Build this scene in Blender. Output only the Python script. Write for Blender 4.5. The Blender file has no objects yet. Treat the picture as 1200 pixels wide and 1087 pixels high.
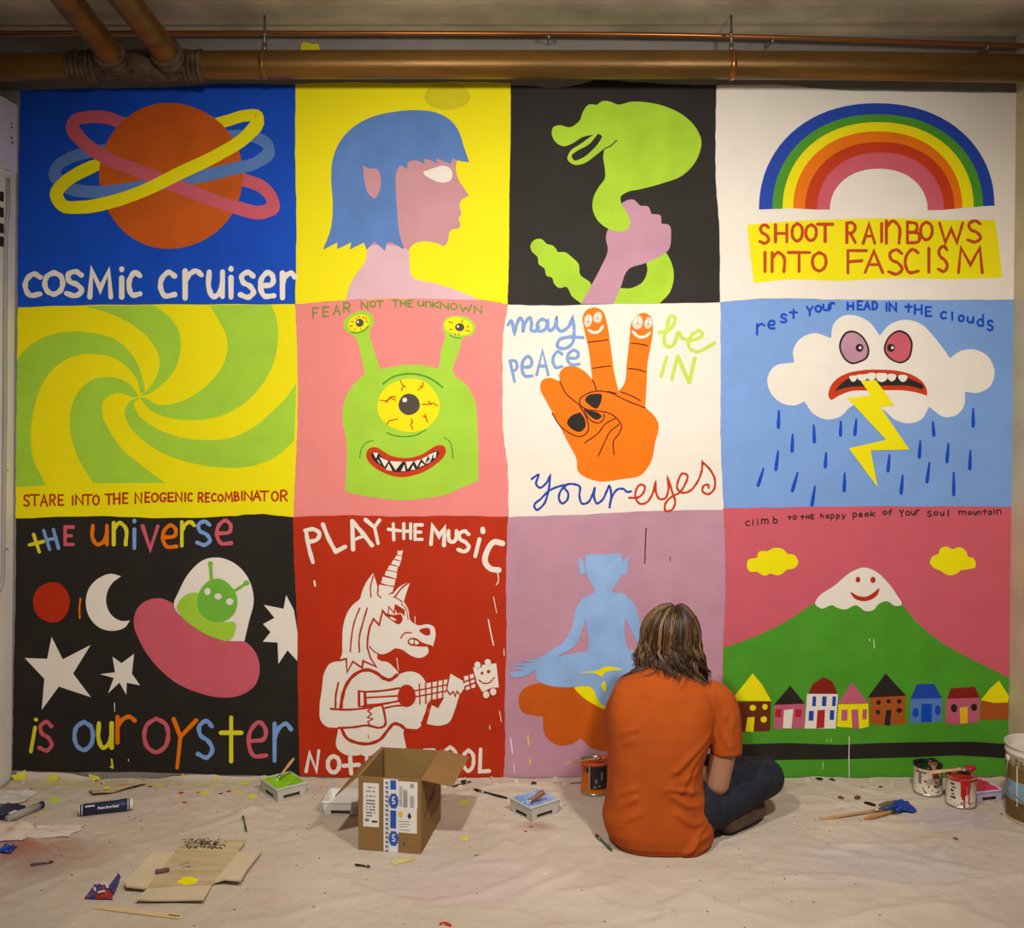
import bpy, bmesh, math, random
from mathutils import Vector, Matrix, noise
from mathutils.geometry import tessellate_polygon
random.seed(7)
sc = bpy.context.scene
COL = sc.collection
# ---------------------------------------------------------------- camera
H, D, F, CX, HY = 1.49, 4.0, 1200.0, 600.0, 465.0
cd = bpy.data.cameras.new('camera'); cam = bpy.data.objects.new('camera', cd); COL.objects.link(cam)
cam.location = (0, -D, H); cam.rotation_euler = (math.radians(90), 0, 0)
cd.sensor_width = 36; cd.lens = 36.0; cd.shift_y = -(543.5 - HY) / 1200.0
cd.clip_start = 0.05
sc.camera = cam
# ---------------------------------------------------------------- world, lamps, exposure
w = bpy.data.worlds.new('world'); sc.world = w; w.use_nodes = True
w.node_tree.nodes['Background'].inputs[0].default_value = (1.0, 0.93, 0.84, 1)
w.node_tree.nodes['Background'].inputs[1].default_value = 0.15
def spot(name, loc, aim, power, size, angle, blend, color):
    l = bpy.data.lights.new(name, 'SPOT'); l.energy = power; l.shadow_soft_size = size
    l.spot_size = math.radians(angle); l.spot_blend = blend; l.color = color
    o = bpy.data.objects.new(name, l); COL.objects.link(o); o.location = loc
    o.rotation_euler = (Vector(aim) - Vector(loc)).to_track_quat('-Z', 'Y').to_euler()
    return o
spot('work_lamp', (-0.40, -2.35, 2.38), (-0.32, 0, 0.92), 200, 0.06, 114, 1.0, (1.0, 0.935, 0.845))
spot('work_lamp', (0.95, -2.35, 2.38), (0.72, 0, 0.92), 200, 0.09, 114, 1.0, (1.0, 0.935, 0.845))
sc.view_settings.view_transform = 'Standard'; sc.view_settings.look = 'None'
sc.view_settings.gamma = 1.0; sc.view_settings.use_curve_mapping = False
sc.view_settings.exposure = 0.0
# ---------------------------------------------------------------- helpers
def lin(c):
    c = c / 255.0
    return c / 12.92 if c <= 0.04045 else ((c + 0.055) / 1.055) ** 2.4
def rgb(c, k=1.0): return (min(.97, lin(c[0]) * k), min(.97, lin(c[1]) * k), min(.97, lin(c[2]) * k), 1)
MATS = {}
def mat(name, c, rough=0.6, var=0.06, scale=9.0, bump=0.0, bscale=60.0, metal=0.0, k=0.86, c2=None, stretch=None, detail=4.0, emis=None, spec=0.35, thresh=None):
    """procedural principled material: base colour mottled by noise, optional second colour"""
    if name in MATS: return MATS[name]
    m = bpy.data.materials.new(name); m.use_nodes = True; nt = m.node_tree; N = nt.nodes; Lk = nt.links
    b = N['Principled BSDF']; b.inputs['Roughness'].default_value = rough; b.inputs['Metallic'].default_value = metal
    b.inputs['Specular IOR Level'].default_value = spec
    a = rgb(c, k)
    tc = N.new('ShaderNodeTexCoord'); mp = N.new('ShaderNodeMapping'); Lk.new(tc.outputs['Object'], mp.inputs[0])
    if stretch: mp.inputs['Scale'].default_value = stretch
    nz = N.new('ShaderNodeTexNoise'); nz.inputs['Scale'].default_value = scale; nz.inputs['Detail'].default_value = detail
    Lk.new(mp.outputs[0], nz.inputs['Vector'])
    cr = N.new('ShaderNodeValToRGB'); Lk.new(nz.outputs['Fac'], cr.inputs[0])
    lo = a if c2 else tuple(max(0, v * (1 - var)) for v in a[:3]) + (1,)
    hi = rgb(c2, k) if c2 else tuple(min(1, v * (1 + var)) for v in a[:3]) + (1,)
    t = thresh or (0.32, 0.68)
    cr.color_ramp.elements[0].position = t[0]; cr.color_ramp.elements[0].color = lo
    cr.color_ramp.elements[1].position = t[1]; cr.color_ramp.elements[1].color = hi
    Lk.new(cr.outputs[0], b.inputs['Base Color'])
    if bump:
        n2 = N.new('ShaderNodeTexNoise'); n2.inputs['Scale'].default_value = bscale; n2.inputs['Detail'].default_value = 3
        Lk.new(mp.outputs[0], n2.inputs['Vector'])
        bp = N.new('ShaderNodeBump'); bp.inputs['Strength'].default_value = bump; bp.inputs['Distance'].default_value = 0.004
        Lk.new(n2.outputs['Fac'], bp.inputs['Height']); Lk.new(bp.outputs[0], b.inputs['Normal'])
    MATS[name] = m
    return m
def tag(o, label=None, cat=None, group=None, kind=None):
    if label: o['label'] = label
    if cat: o['category'] = cat
    if group: o['group'] = group
    if kind: o['kind'] = kind
    return o
def empty(name, loc, label, cat, group=None, rz=0):
    o = bpy.data.objects.new(name, None); COL.objects.link(o); o.location = loc; o.rotation_euler = (0, 0, rz)
    o.empty_display_size = 0.05
    return tag(o, label, cat, group)
def link_mesh(name, me, parent=None):
    o = bpy.data.objects.new(name, me); COL.objects.link(o)
    if parent: o.parent = parent
    return o
class MB:
    """collects geometry with material slots; build() links ONE mesh object"""
    def __init__(s): s.v = []; s.f = []; s.mi = []; s.mats = []; s.sm = []
    def slot(s, m):
        if m not in s.mats: s.mats.append(m)
        return s.mats.index(m)
    def add(s, vs, fs, m, smooth=False):
        o = len(s.v); i = s.slot(m); s.v += [tuple(v) for v in vs]
        for f in fs: s.f.append(tuple(o + k for k in f)); s.mi.append(i); s.sm.append(smooth)
    def box(s, c, d, m, rz=0, mtx=None):
        M = mtx or (Matrix.Translation(c) @ Matrix.Rotation(rz, 4, 'Z'))
        x, y, z = d[0] / 2, d[1] / 2, d[2] / 2
        vs = [M @ Vector((a * x, b * y, e * z)) for a in (-1, 1) for b in (-1, 1) for e in (-1, 1)]
        s.add(vs, [(0, 1, 3, 2), (4, 6, 7, 5), (0, 4, 5, 1), (2, 3, 7, 6), (0, 2, 6, 4), (1, 5, 7, 3)], m)
    def hexa(s, p8, m):
        s.add(p8, [(3, 2, 1, 0), (4, 5, 6, 7), (0, 1, 5, 4), (1, 2, 6, 5), (2, 3, 7, 6), (3, 0, 4, 7)], m)
    def tube(s, pts, r, m, seg=12, caps=True, flat=None):
        pts = [Vector(p) for p in pts]; n = len(pts)
        rr = r if isinstance(r, (list, tuple)) else [r] * n
        vs = []; fs = []; up = None
        for i, p in enumerate(pts):
            t = (pts[min(i + 1, n - 1)] - pts[max(i - 1, 0)]).normalized()
            if up is None:
                up = t.orthogonal().normalized() if flat is None else (Vector(flat) - t * Vector(flat).dot(t)).normalized()
            up = (up - t * up.dot(t)).normalized(); sd = t.cross(up)
            fl = 1.0 if flat is None else 0.45
            for k in range(seg):
                a = 2 * math.pi * k / seg
                vs.append(p + (sd * math.cos(a) + up * math.sin(a) * fl) * rr[i])
        for i in range(n - 1):
            for k in range(seg):
                a = i * seg + k; b = i * seg + (k + 1) % seg
                fs.append((a, b, b + seg, a + seg))
        if caps: fs.append(tuple(range(seg))[::-1]); fs.append(tuple((n - 1) * seg + k for k in range(seg)))
        s.add(vs, fs, m, True)
    def lathe(s, prof, m, c=(0, 0, 0), seg=40, mi=None):
        vs = []; fs = []
        for (r, z) in prof:
            for k in range(seg):
                a = 2 * math.pi * k / seg; vs.append((c[0] + r * math.cos(a), c[1] + r * math.sin(a), c[2] + z))
        for i in range(len(prof) - 1):
            for k in range(seg):
                a = i * seg + k; b = i * seg + (k + 1) % seg
                fs.append((a, b, b + seg, a + seg))
        s.add(vs, fs, m, True)
    def ball(s, c, r, m, seg=14, rings=9):
        r = r if isinstance(r, (list, tuple)) else (r, r, r)
        vs = [(c[0], c[1], c[2] - r[2])]; fs = []
        for i in range(1, rings):
            t = math.pi * i / rings
            for k in range(seg):
                a = 2 * math.pi * k / seg
                vs.append((c[0] + r[0] * math.sin(t) * math.cos(a), c[1] + r[1] * math.sin(t) * math.sin(a), c[2] - r[2] * math.cos(t)))
        vs.append((c[0], c[1], c[2] + r[2])); e = len(vs) - 1
        for k in range(seg): fs.append((0, 1 + (k + 1) % seg, 1 + k)); fs.append((e, e - seg + k, e - seg + (k + 1) % seg))
        for i in range(rings - 2):
            for k in range(seg):
                a = 1 + i * seg + k; b = 1 + i * seg + (k + 1) % seg
                fs.append((a, b, b + seg, a + seg))
        s.add(vs, fs, m, True)
    def slab(s, pts, th, m, z=None):
        """closed slab from an outline of 3-D points, thickness th upwards"""
        pts = [Vector(p) for p in pts]; n = len(pts)
        tris = tessellate_polygon([[Vector((p.x, p.y, 0)) for p in pts]])
        vs = pts + [p + Vector((0, 0, th)) for p in pts]
        ar = sum(pts[i].x * pts[(i + 1) % n].y - pts[(i + 1) % n].x * pts[i].y for i in range(n))
        fs = []
        for t in tris:
            a, b, c = t; o = (pts[b].xy - pts[a].xy).cross(pts[c].xy - pts[a].xy)
            t = t if o > 0 else t[::-1]
            fs.append(tuple(n + k for k in t)); fs.append(tuple(t[::-1]))
        for i in range(n):
            j = (i + 1) % n
            q = (i, j, n + j, n + i); fs.append(q if ar > 0 else q[::-1])
        s.add(vs, fs, m)
    def build(s, name, parent=None, bevel=0, label=None):
        me = bpy.data.meshes.new(name); me.from_pydata(s.v, [], s.f); me.update()
        for m in s.mats: me.materials.append(m)
        me.polygons.foreach_set('material_index', s.mi); me.polygons.foreach_set('use_smooth', s.sm)
        o = link_mesh(name, me, parent)
        if bevel:
            b = o.modifiers.new('bevel', 'BEVEL'); b.width = bevel; b.segments = 2; b.limit_method = 'ANGLE'
        if label: o['label'] = label
        return o
def crom(pts, closed=False, sub=6):
    """Catmull-Rom through points; a doubled point makes a corner"""
    P = []; corner = []
    for p in pts:
        if P and abs(P[-1][0] - p[0]) < 1e-6 and abs(P[-1][1] - p[1]) < 1e-6: corner[-1] = True
        else: P.append(p); corner.append(False)
    n = len(P)
    if closed and n > 1 and P[0] == P[-1]: P.pop(); c = corner.pop(); n -= 1; corner[0] = True
    out = []
    for i in range(n if closed else n - 1):
        p1, p2 = P[i], P[(i + 1) % n]
        p0 = P[(i - 1) % n] if (closed or i > 0) else p1
        p3 = P[(i + 2) % n] if (closed or i < n - 2) else p2
        if corner[i]: p0 = p1
        if corner[(i + 1) % n]: p3 = p2
        d = math.dist(p1, p2) + 1e-9
        def tan(a, b, c):
            da = math.dist(a, b); db = math.dist(b, c)
            if da < 1e-6 or db < 1e-6: return [(c[k] - a[k]) for k in range(len(b))] if da + db > 0 else [0] * len(b)
            t = [((b[k] - a[k]) / da * db + (c[k] - b[k]) / db * da) / (da + db) for k in range(len(b))]
            return [x * d for x in t]
        t1 = tan(p0, p1, p2); t2 = tan(p1, p2, p3)
        for j in range(sub):
            u = j / sub; u2 = u * u; u3 = u2 * u
            out.append(tuple((2 * u3 - 3 * u2 + 1) * p1[k] + (u3 - 2 * u2 + u) * t1[k] + (-2 * u3 + 3 * u2) * p2[k] + (u3 - u2) * t2[k] for k in range(len(p1))))
    if not closed: out.append(tuple(P[-1]))
    return out
def wallpt(px, py): return ((px - CX) / 300.0, H - (py - HY) / 300.0)
def at(px, py, Y):
    d = Y + D; return Vector(((px - CX) * d / F, Y, H - (py - HY) * d / F))
def fl(px, py, z=0.006):
    d = F * (H - z) / (py - HY); return Vector(((px - CX) * d / F, d - D, z))
# ---- painting on the wall: flat coats of paint, measured on the wall itself
GL = {'A': 'L0,10 5,0 10,10|L2,6.3 8,6.3', 'B': 'L0,0 0,10|S0,0 7,1 7,4 0,5|S0,5 9,5.7 9,9 0,10', 'C': 'S10,1.5 6,0 1,2.5 0,6 3,9.5 10,9',
 'D': 'L0,0 0,10|S0,0 7,1 10,5 7,9 0,10', 'E': 'L10,0 0,0 0,10 10,10|L0,5 8,5', 'F': 'L10,0 0,0 0,10|L0,5 7.5,4.5', 'G': 'S10,1.5 6,0 1,2 0,6 3,10 9,9 9.5,6|L5.5,6 10,6',
 'H': 'L0,0 0,10|L10,0 10,10|L0,5 10,5', 'I': 'L5,0 5,10', 'K': 'L0,0 0,10|L10,0 0,5.5 10,10', 'L': 'L0,0 0,10 10,10', 'M': 'L0,10 1,0 5,7 9,0 10,10', 'N': 'L0,10 0,0 10,10 10,0',
 'O': 'S5,0 1.2,1.8 0,5 1.5,8.6 5,10 8.6,8.4 10,5 8.8,1.6 5.3,0.1', 'P': 'L0,0 0,10|S0,0 7,0 10,2.5 7,5 0,5.5', 'R': 'L0,0 0,10|S0,0 7,0 10,2.5 7,4.8 0,5.3|L4,5.2 10,10',
 'S': 'S9.5,1.5 6,0 1,1.5 2,4 7,5.5 9.8,8 6,10 0,9', 'T': 'L0,0 10,0|L5,0 5,10', 'U': 'S0,0 0,6 2,9.6 5,10 8,9 10,5 10,0', 'V': 'L0,0 5,10 10,0', 'W': 'L0,0 2.5,10 5,3 7.5,10 10,0', 'Y': 'L0,0 5,5|L10,0 5,5 5,10',
 'a': 'S9,1 4,0 0,5 3,10 8,7 9,1|L9.5,0 9.5,8 10,10', 'b': 'L0,0 0,10|S0,6 5,4 10,6.5 7,10 0,9.5', 'd': 'L10,0 10,10|S10,6 5,4 0,7 4,10 10,9', 'e': 'S0.5,5.4 9,4.5 9.5,2 6,0 1.5,2 0,6 3,9.5 10,9.4',
 'f': 'S10,.5 6,0 4,3 4,10|L0,4 9,4', 'h': 'L0,0 0,10|S0,6 5,4 9,5.5 10,10', 'i': 'L5,3.2 5,10|L5,0 5,.3', 'k': 'L0,0 0,10|L9,3 0,7 10,10', 'l': 'L5,0 5,10', 'm': 'L0,0 0,10|S0,3 2.5,0 5,2 5,10|S5,3 7.5,0 10,2 10,10',
 'n': 'L0,0 0,10|S0,3 5,0 9.5,2 10,10', 'p': 'L0,0 0,10|S0,1 6,0 10,3 6,6 0,6', 'r': 'L0,0 0,10|S0,4 3,1 7,0 10,1.5', 't': 'L5,0 5,10|L0,3.5 10,3.5', 'u': 'S0,0 0,7 3,10 7,9 10,4|L10,0 10,10', 'v': 'L0,0 5,10 10,0', 'y': 'L0,0 5,6|L10,0 2,10'}
GL['c'] = GL['C']; GL['o'] = GL['O']; GL['s'] = GL['S']
def glyph(ch, x0, y0, x1, y1):
    out = []
    for st in GL[ch].split('|'):
        pts = [tuple(float(q) for q in p.split(',')) for p in st[1:].split()]
        pts = [(x0 + (x1 - x0) * a / 10, y0 + (y1 - y0) * b / 10) for a, b in pts]
        out.append(crom(pts, sub=5) if st[0] == 'S' else pts)
    return out
class Paint:
    """one painted piece on a flat face. T maps (u,v,layer) to 3-D"""
    def __init__(s, T): s.T = T; s.mb = MB()
    def poly(s, pts, m, layer, smooth=True, sub=5):
        q = crom(list(pts), True, sub) if smooth else list(pts)
        tr = tessellate_polygon([[Vector((a, b, 0)) for a, b in q]])
        s.kp = getattr(s, 'kp', -1) + 1; layer += 0.12 * (s.kp % 7)
        s.mb.add([s.T(a, b, layer) for a, b in q], tr, m)
    def oval(s, cx, cy, rx, ry, m, layer, rot=0, n=36, wob=0.015):
        ph = random.random() * 6
        c, si = math.cos(math.radians(rot)), math.sin(math.radians(rot)); pts = []
        for k in range(n):
            a = 2 * math.pi * k / n; ww = 1 + wob * math.sin(3 * a + ph) + wob * .6 * math.sin(5 * a - ph)
            x, y = rx * math.cos(a) * ww, ry * math.sin(a) * ww
            pts.append((cx + x * c - y * si, cy + x * si + y * c))
        s.poly(pts, m, layer, False)
    def stroke(s, pts, wd, m, layer, smooth=True, closed=False, sub=5, wob=0.1):
        q = crom(list(pts), closed, sub) if smooth and len(pts) > 2 else list(pts)
        if closed: q = q + [q[0]]
        d = []
        for p in q:
            if not d or math.dist(p, d[-1]) > 1e-4: d.append(p)
        q = d; wd = wd * getattr(s, 'ws', 1); n = len(q); h = wd / 2; ph = random.random() * 6
        if n < 2: q = [q[0], (q[0][0], q[0][1] + 0.01)]; n = 2
        Lp, Rp = [], []
        for i in range(n):
            if closed and i in (0, n - 1): a, b = q[n - 2], q[1]
            else: a, b = q[max(i - 1, 0)], q[min(i + 1, n - 1)]
            def un(p, r):
                l = math.dist(p, r) or 1; return ((r[0] - p[0]) / l, (r[1] - p[1]) / l)
            t1 = un(a, q[i]) if a != q[i] else un(q[i], b); t2 = un(q[i], b) if b != q[i] else t1
            tx, ty = t1[0] + t2[0], t1[1] + t2[1]; l = math.hypot(tx, ty)
            if l < .2: tx, ty = t2; l = 1
            tx /= l; ty /= l; cosh = max(0.45, tx * t2[0] + ty * t2[1])
            hh = h * (1 + (wob if wd < 26 else .025) * math.sin(i * (1.3 if wd < 26 else .5) + ph)) / cosh
            Lp.append((q[i][0] - ty * hh, q[i][1] + tx * hh)); Rp.append((q[i][0] + ty * hh, q[i][1] - tx * hh))
        s.k = getattr(s, 'k', -1) + 1; base = layer + 0.14 * (s.k % 5)
        lay = [base + 0.10 * i / n for i in range(n)]
        vs = [s.T(p[0], p[1], lay[i]) for i, p in enumerate(Lp)] + [s.T(p[0], p[1], lay[i]) for i, p in enumerate(Rp)]
        fs = [(i, i + 1, n + i + 1, n + i) for i in range(n - 1)]
        if not closed:
            for i, sg in ((0, -1), (n - 1, 1)):
                o = len(vs); a0 = math.atan2(Lp[i][1] - q[i][1], Lp[i][0] - q[i][0])
                hh = math.dist(Lp[i], q[i])
                vs += [s.T(q[i][0] + hh * math.cos(a0 - sg * math.pi * k / 6), q[i][1] + hh * math.sin(a0 - sg * math.pi * k / 6), lay[i]) for k in range(1, 6)]
                fs.append(tuple([i] + list(range(o, o + 5)) + [n + i]))
        s.mb.add(vs, fs, m)
    def letters(s, spec, wd, m, layer):
        for e in spec.split(';'):
            p = e.split(); ch = p[0]; x0, y0, x1, y1 = [float(v) for v in p[1].split(',')]
            mm = m[p[2]] if len(p) > 2 else m
            for st in glyph(ch, x0, y0, x1, y1): s.stroke(st, wd, mm, layer, smooth=False)
    def build(s, name, parent, label=None):
        return s.mb.build(name, parent, label=label)
# ---------------------------------------------------------------- paints (each the tin's own colour)
def pc(name, c, var=0.05): return mat('paint_' + name, c, 0.65, var, 7.0, 0.12, 45.0, k=0.82, spec=.18)
WHITE = pc('white', (245, 236, 224), .03); YEL = pc('yellow', (250, 236, 0), .02); BLUE = pc('royal_blue', (12, 78, 200), .09); BLACK = pc('black', (42, 37, 34), .15)
ORG = pc('orange', (244, 122, 0)); RUST = pc('rust_orange', (206, 92, 18), .10); LIME = pc('lime', (172, 218, 62), .06); GREEN = pc('green', (80, 158, 40), .09); RED = pc('red', (192, 48, 14), .07)
SCAR = pc('scarlet', (204, 60, 18)); PINK = pc('pink', (243, 142, 138), .03); ROSE = pc('rose', (214, 96, 112), .04); LILAC = pc('lilac', (198, 147, 168), .07); SKIN_P = pc('face_lilac', (206, 150, 158), .06); NECKP = pc('pale_lilac', (228, 186, 196), .05); PILOT = pc('leaf_pilot_green', (122, 194, 62), .07); SNK = pc('snake_green', (174, 214, 48), .10)
PERI = pc('periwinkle', (94, 134, 200), .09); SKY = pc('sky_blue', (128, 168, 230), .05); LBL = pc('light_blue', (150, 186, 236), .14); COB = pc('cobalt', (36, 72, 180)); CRIM = pc('crimson', (190, 36, 40)); BROWN = pc('brown', (112, 44, 24))
TERRA = pc('terracotta', (178, 88, 30)); GREY = pc('charcoal', (84, 74, 68)); DKGRN = pc('leaf_green', (112, 150, 44)); LIME2 = pc('yellow_green', (200, 226, 92)); MAHO = pc('red_brown', (140, 34, 22)); LINE = pc('dark_red_line', (96, 30, 16)); OLIVE = pc('olive_yellow', (222, 210, 20)); LETB = pc('letter_blue', (132, 162, 218)); TAN = pc('letter_red', (200, 74, 20)); ORCH = pc('dusty_pink', (202, 98, 126))
CONC = mat('concrete', (168, 156, 138), 0.85, .16, 3.2, 0.5, 22, k=0.8)
CEIL = mat('raw_concrete', (214, 204, 182), 0.9, .30, 3.2, 1.0, 14, k=0.95, detail=8)
GWALL = mat('grey_primed_wall', (140, 133, 128), 0.8, .10, 4, 0.2, 40)
WOOD_W = mat('white_enamel', (240, 232, 224), 0.45, .05, 6, 0.08, 30)
LAV = mat('white_gloss_panel', (240, 234, 246), 0.45, .04, 5)
DARK = mat('dark_void', (30, 27, 26), 0.8, .1)
BEIGE = mat('beige_wall_paint', (206, 190, 156), 0.7, .10, 5, 0.25, 30)
# ---------------------------------------------------------------- the room
def struct(name, mb, bevel=0):
    o = mb.build(name, bevel=bevel); o['kind'] = 'structure'; return o
b = MB(); b.box((0, -2.5, -0.05), (7, 5.4, 0.1), CONC); struct('floor', b)
b = MB(); b.box((0, 0.1, 1.5), (7, 0.2, 3.2), GWALL); struct('wall_back', b)
b = MB(); b.box((0, -2.5, 3.0), (7, 5.4, 0.2), CEIL)
struct('ceiling', b)
# shutter housing at the left edge and concrete pier at the right edge (slightly out of plumb, as photographed)
b = MB(); y0, y1 = -0.55, 0.0
b.hexa([(-2.5, y0, 0), (-1.957, y0, 0), (-1.957, y1, 0), (-2.5, y1, 0), (-2.5, y0, 2.36), (-1.938, y0, 2.36), (-1.938, y1, 2.36), (-2.5, y1, 2.36)], WOOD_W)
b.hexa([(-2.5, y0, 2.36), (-1.934, y0, 2.36), (-1.934, y1, 2.36), (-2.5, y1, 2.36), (-2.5, y0, 2.628), (-1.932, y0, 2.628), (-1.932, y1, 2.628), (-2.5, y1, 2.628)], LAV)
for (yy, zz) in ((-.045, 2.545), (-.047, 2.53), (-.048, 2.49), (-.043, 2.472)): b.ball((-1.932, yy, zz), .004, DARK, 8, 6)
b.hexa([(-1.95, -.5, 2.34), (-1.925, -.5, 2.34), (-1.925, -.055, 2.36), (-1.95, -.055, 2.36), (-1.95, -.5, 2.358), (-1.925, -.5, 2.358), (-1.925, -.055, 2.378), (-1.95, -.055, 2.378)], WOOD_W)
for zz in (2.25, 2.19, 2.13, 2.08): b.box((-1.94, -.115, zz), (.014, .02, .035), DARK)
struct('wall_left', b)
b = MB()
b.hexa([(1.944, -.30, 0), (2.6, -.30, 0), (2.6, 0, 0), (1.937, 0, 0), (1.978, -.30, 2.9), (2.6, -.30, 2.9), (2.6, 0, 2.9), (1.971, 0, 2.9)], BEIGE); struct('wall_right', b)
b = MB(); PIPEG = mat('grey_pvc', (168, 162, 158), .5, .08, 8)
b.tube([(-1.932, -.075, 2.33), (-1.932, -.075, 2.2), (-1.935, -.088, 2.1), (-1.937, -.088, 1.4), (-1.945, -.088, .82), (-1.948, -.095, .77), (-1.95, -.12, .745), (-1.952, -.2, .74)], .008, PIPEG, 10)
o = b.build('cable_conduit')
tag(o, 'thin grey conduit running down the white shutter housing at the left edge', 'conduit')
for zz in (1.72, 1.22, .92): 
    m2 = MB(); m2.box((-1.94, -.07, zz), (.012, .02, .014), WOOD_W); m2.build('clip', o)
# ---------------------------------------------------------------- mural panels
PBASE = 0.0015; PSTEP = 0.0005
def panel_space(ox, oy, s):
    def T(u, v, layer):
        X, Z = wallpt(ox + u / s, oy + v / s); return (X, -(PBASE + PSTEP * layer), Z)
    return T
FULL = panel_space(0, 0, 1.0)
T1 = panel_space(0, 80, 10 / 3); T2 = panel_space(340, 80, 3.748); T3 = panel_space(590, 80, 3.75); T4 = panel_space(830, 80, 3.243)
T5 = panel_space(0, 345, 10 / 3); T6 = panel_space(340, 345, 4.026); T7 = panel_space(580, 345, 4.025); T8 = panel_space(830, 340, 3.243)
T9 = panel_space(0, 590, 3.294); T10 = panel_space(340, 590, 3.293); T11 = panel_space(580, 590, 3.293); T12 = panel_space(830, 590, 3.243)
TW = panel_space(20, 565, 3.636); TV = panel_space(20, 820, 3.636); TP = panel_space(590, 355, 4.615); TQ = panel_space(610, 530, 5.0)
TE = panel_space(395, 360, 7.06); TF = panel_space(395, 420, 6.394); TC = panel_space(960, 360, 7.5)
TU = panel_space(365, 640, 6.794); TG = panel_space(365, 770, 5.217); TM = panel_space(340, 600, 4.615); TH = panel_space(850, 780, 3.529)
V0 = [[(24, 106), (22, 200), (21, 290), (21, 360)], [(21, 360), (20, 450), (19, 540), (18.6, 607)], [(19, 607), (18.5, 700), (16, 800), (15.5, 850), (14.6, 902)]]
V1 = [[(346.5, 99.5), (346, 180), (347.5, 260), (346, 356.5)], [(346, 356.5), (348, 400), (348.6, 500), (346, 560), (344, 606)], [(343.5, 605.5), (344.5, 650), (347.6, 712), (349, 800), (351.5, 909)]]
V2 = [[(598.5, 98), (598.5, 150), (597, 230), (596.5, 300), (594.8, 356.5)], [(595.5, 356), (590, 390), (589, 450), (590, 510), (594.6, 545), (595.8, 606)], [(595, 605), (593, 680), (593.6, 742), (591.5, 830), (592, 878), (590, 912)]]
V3 = [[(839.5, 99.5), (838.5, 160), (839, 215), (842.5, 260), (843.6, 355)], [(844.3, 354), (844.6, 440), (844.6, 519), (848, 597)], [(848, 597), (850, 650), (850, 690), (847, 770), (847, 850), (848, 912)]]
V4 = [[(1191.4, 109), (1191, 180), (1190.5, 270), (1190, 351)], [(1190, 351), (1189, 470), (1187.7, 593)], [(1187.5, 594), (1185.5, 660), (1181.8, 790), (1180, 870), (1178, 908)]]
H0 = [[(24, 106), (100, 104), (192, 102.5), (260, 98.5), (346.5, 99.5)], [(346.5, 98), (420, 96.5), (470, 97.5), (540, 96), (598.5, 97)], [(598.5, 100), (680, 99), (690, 95.5), (739, 96), (803, 99.5), (839.5, 100)], [(839.5, 100), (922, 100), (959, 104), (1077, 107.5), (1191.4, 109)]]
H1 = [[(21, 360), (105, 357.5), (240, 356.6), (346, 356.5)], [(346, 356.5), (406.7, 351.6), (473, 350), (567, 351.6), (594.8, 356.5)], [(594.8, 357), (643, 358), (723, 356), (843.6, 355)], [(843.6, 354), (891.7, 350), (984, 351), (1100, 351.5), (1190, 351)]]
H2 = [[(18.6, 607.3), (120, 604.5), (180, 606.6), (270, 604.5), (303, 602), (343.8, 606)], [(343.8, 605.3), (414, 603.5), (464, 605), (530, 604), (595.4, 605.5)], [(595.4, 605.5), (679, 603), (754, 599), (848, 597)], [(847, 595.5), (900, 594.5), (1015, 593), (1187.6, 593.5)]]
H3 = [[(14.6, 902), (80, 904), (152, 904), (260, 907), (351.5, 909)], [(351.5, 909), (474, 911.5), (590, 912)], [(590, 912.5), (700, 912), (848, 912.5)], [(848, 912.5), (1000, 912), (1178, 909)]]
GROUP = 'painted mural panels on the back wall'
def panel(row, col, m, label, dl=0.0):
    top = [H0, H1, H2, H3][row][col]; bot = [H0, H1, H2, H3][row + 1][col]; lf = [V0, V1, V2, V3, V4][col][row]; rt = [V0, V1, V2, V3, V4][col + 1][row]
    out = crom(top, sub=6)[:-1] + crom(rt, sub=6)[:-1] + crom(bot, sub=6)[::-1][:-1] + crom(lf, sub=6)[::-1][:-1]
    out = [(x + .35 * math.sin(i * 2.3 + row), y + .35 * math.sin(i * 1.7 + col)) for i, (x, y) in enumerate(out)]
    cx = (top[0][0] + top[-1][0]) / 2; X, Z = wallpt(cx, bot[0][1])
    e = empty('mural_panel', (X, 0, Z), label, 'mural', GROUP)
    INV = Matrix.Translation((-X, 0, -Z))
    p = Paint(FULL); p.poly(out, m, dl * .05, False); o = p.build('painted_ground', None); attach(o, e)
    return e
def attach(o, e):
    """make o a child of e, keeping its place"""
    for v in o.data.vertices: v.co -= e.location
    o.parent = e; return o
def art(T, e, name, fn, label=None, sub=None):
    p = Paint(T); p.ws = 1.2 if T is TM else 1; fn(p); o = p.build(name, None, label)
    for v in o.data.vertices: v.co -= e.location
    o.parent = sub if sub else e
    return o
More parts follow.
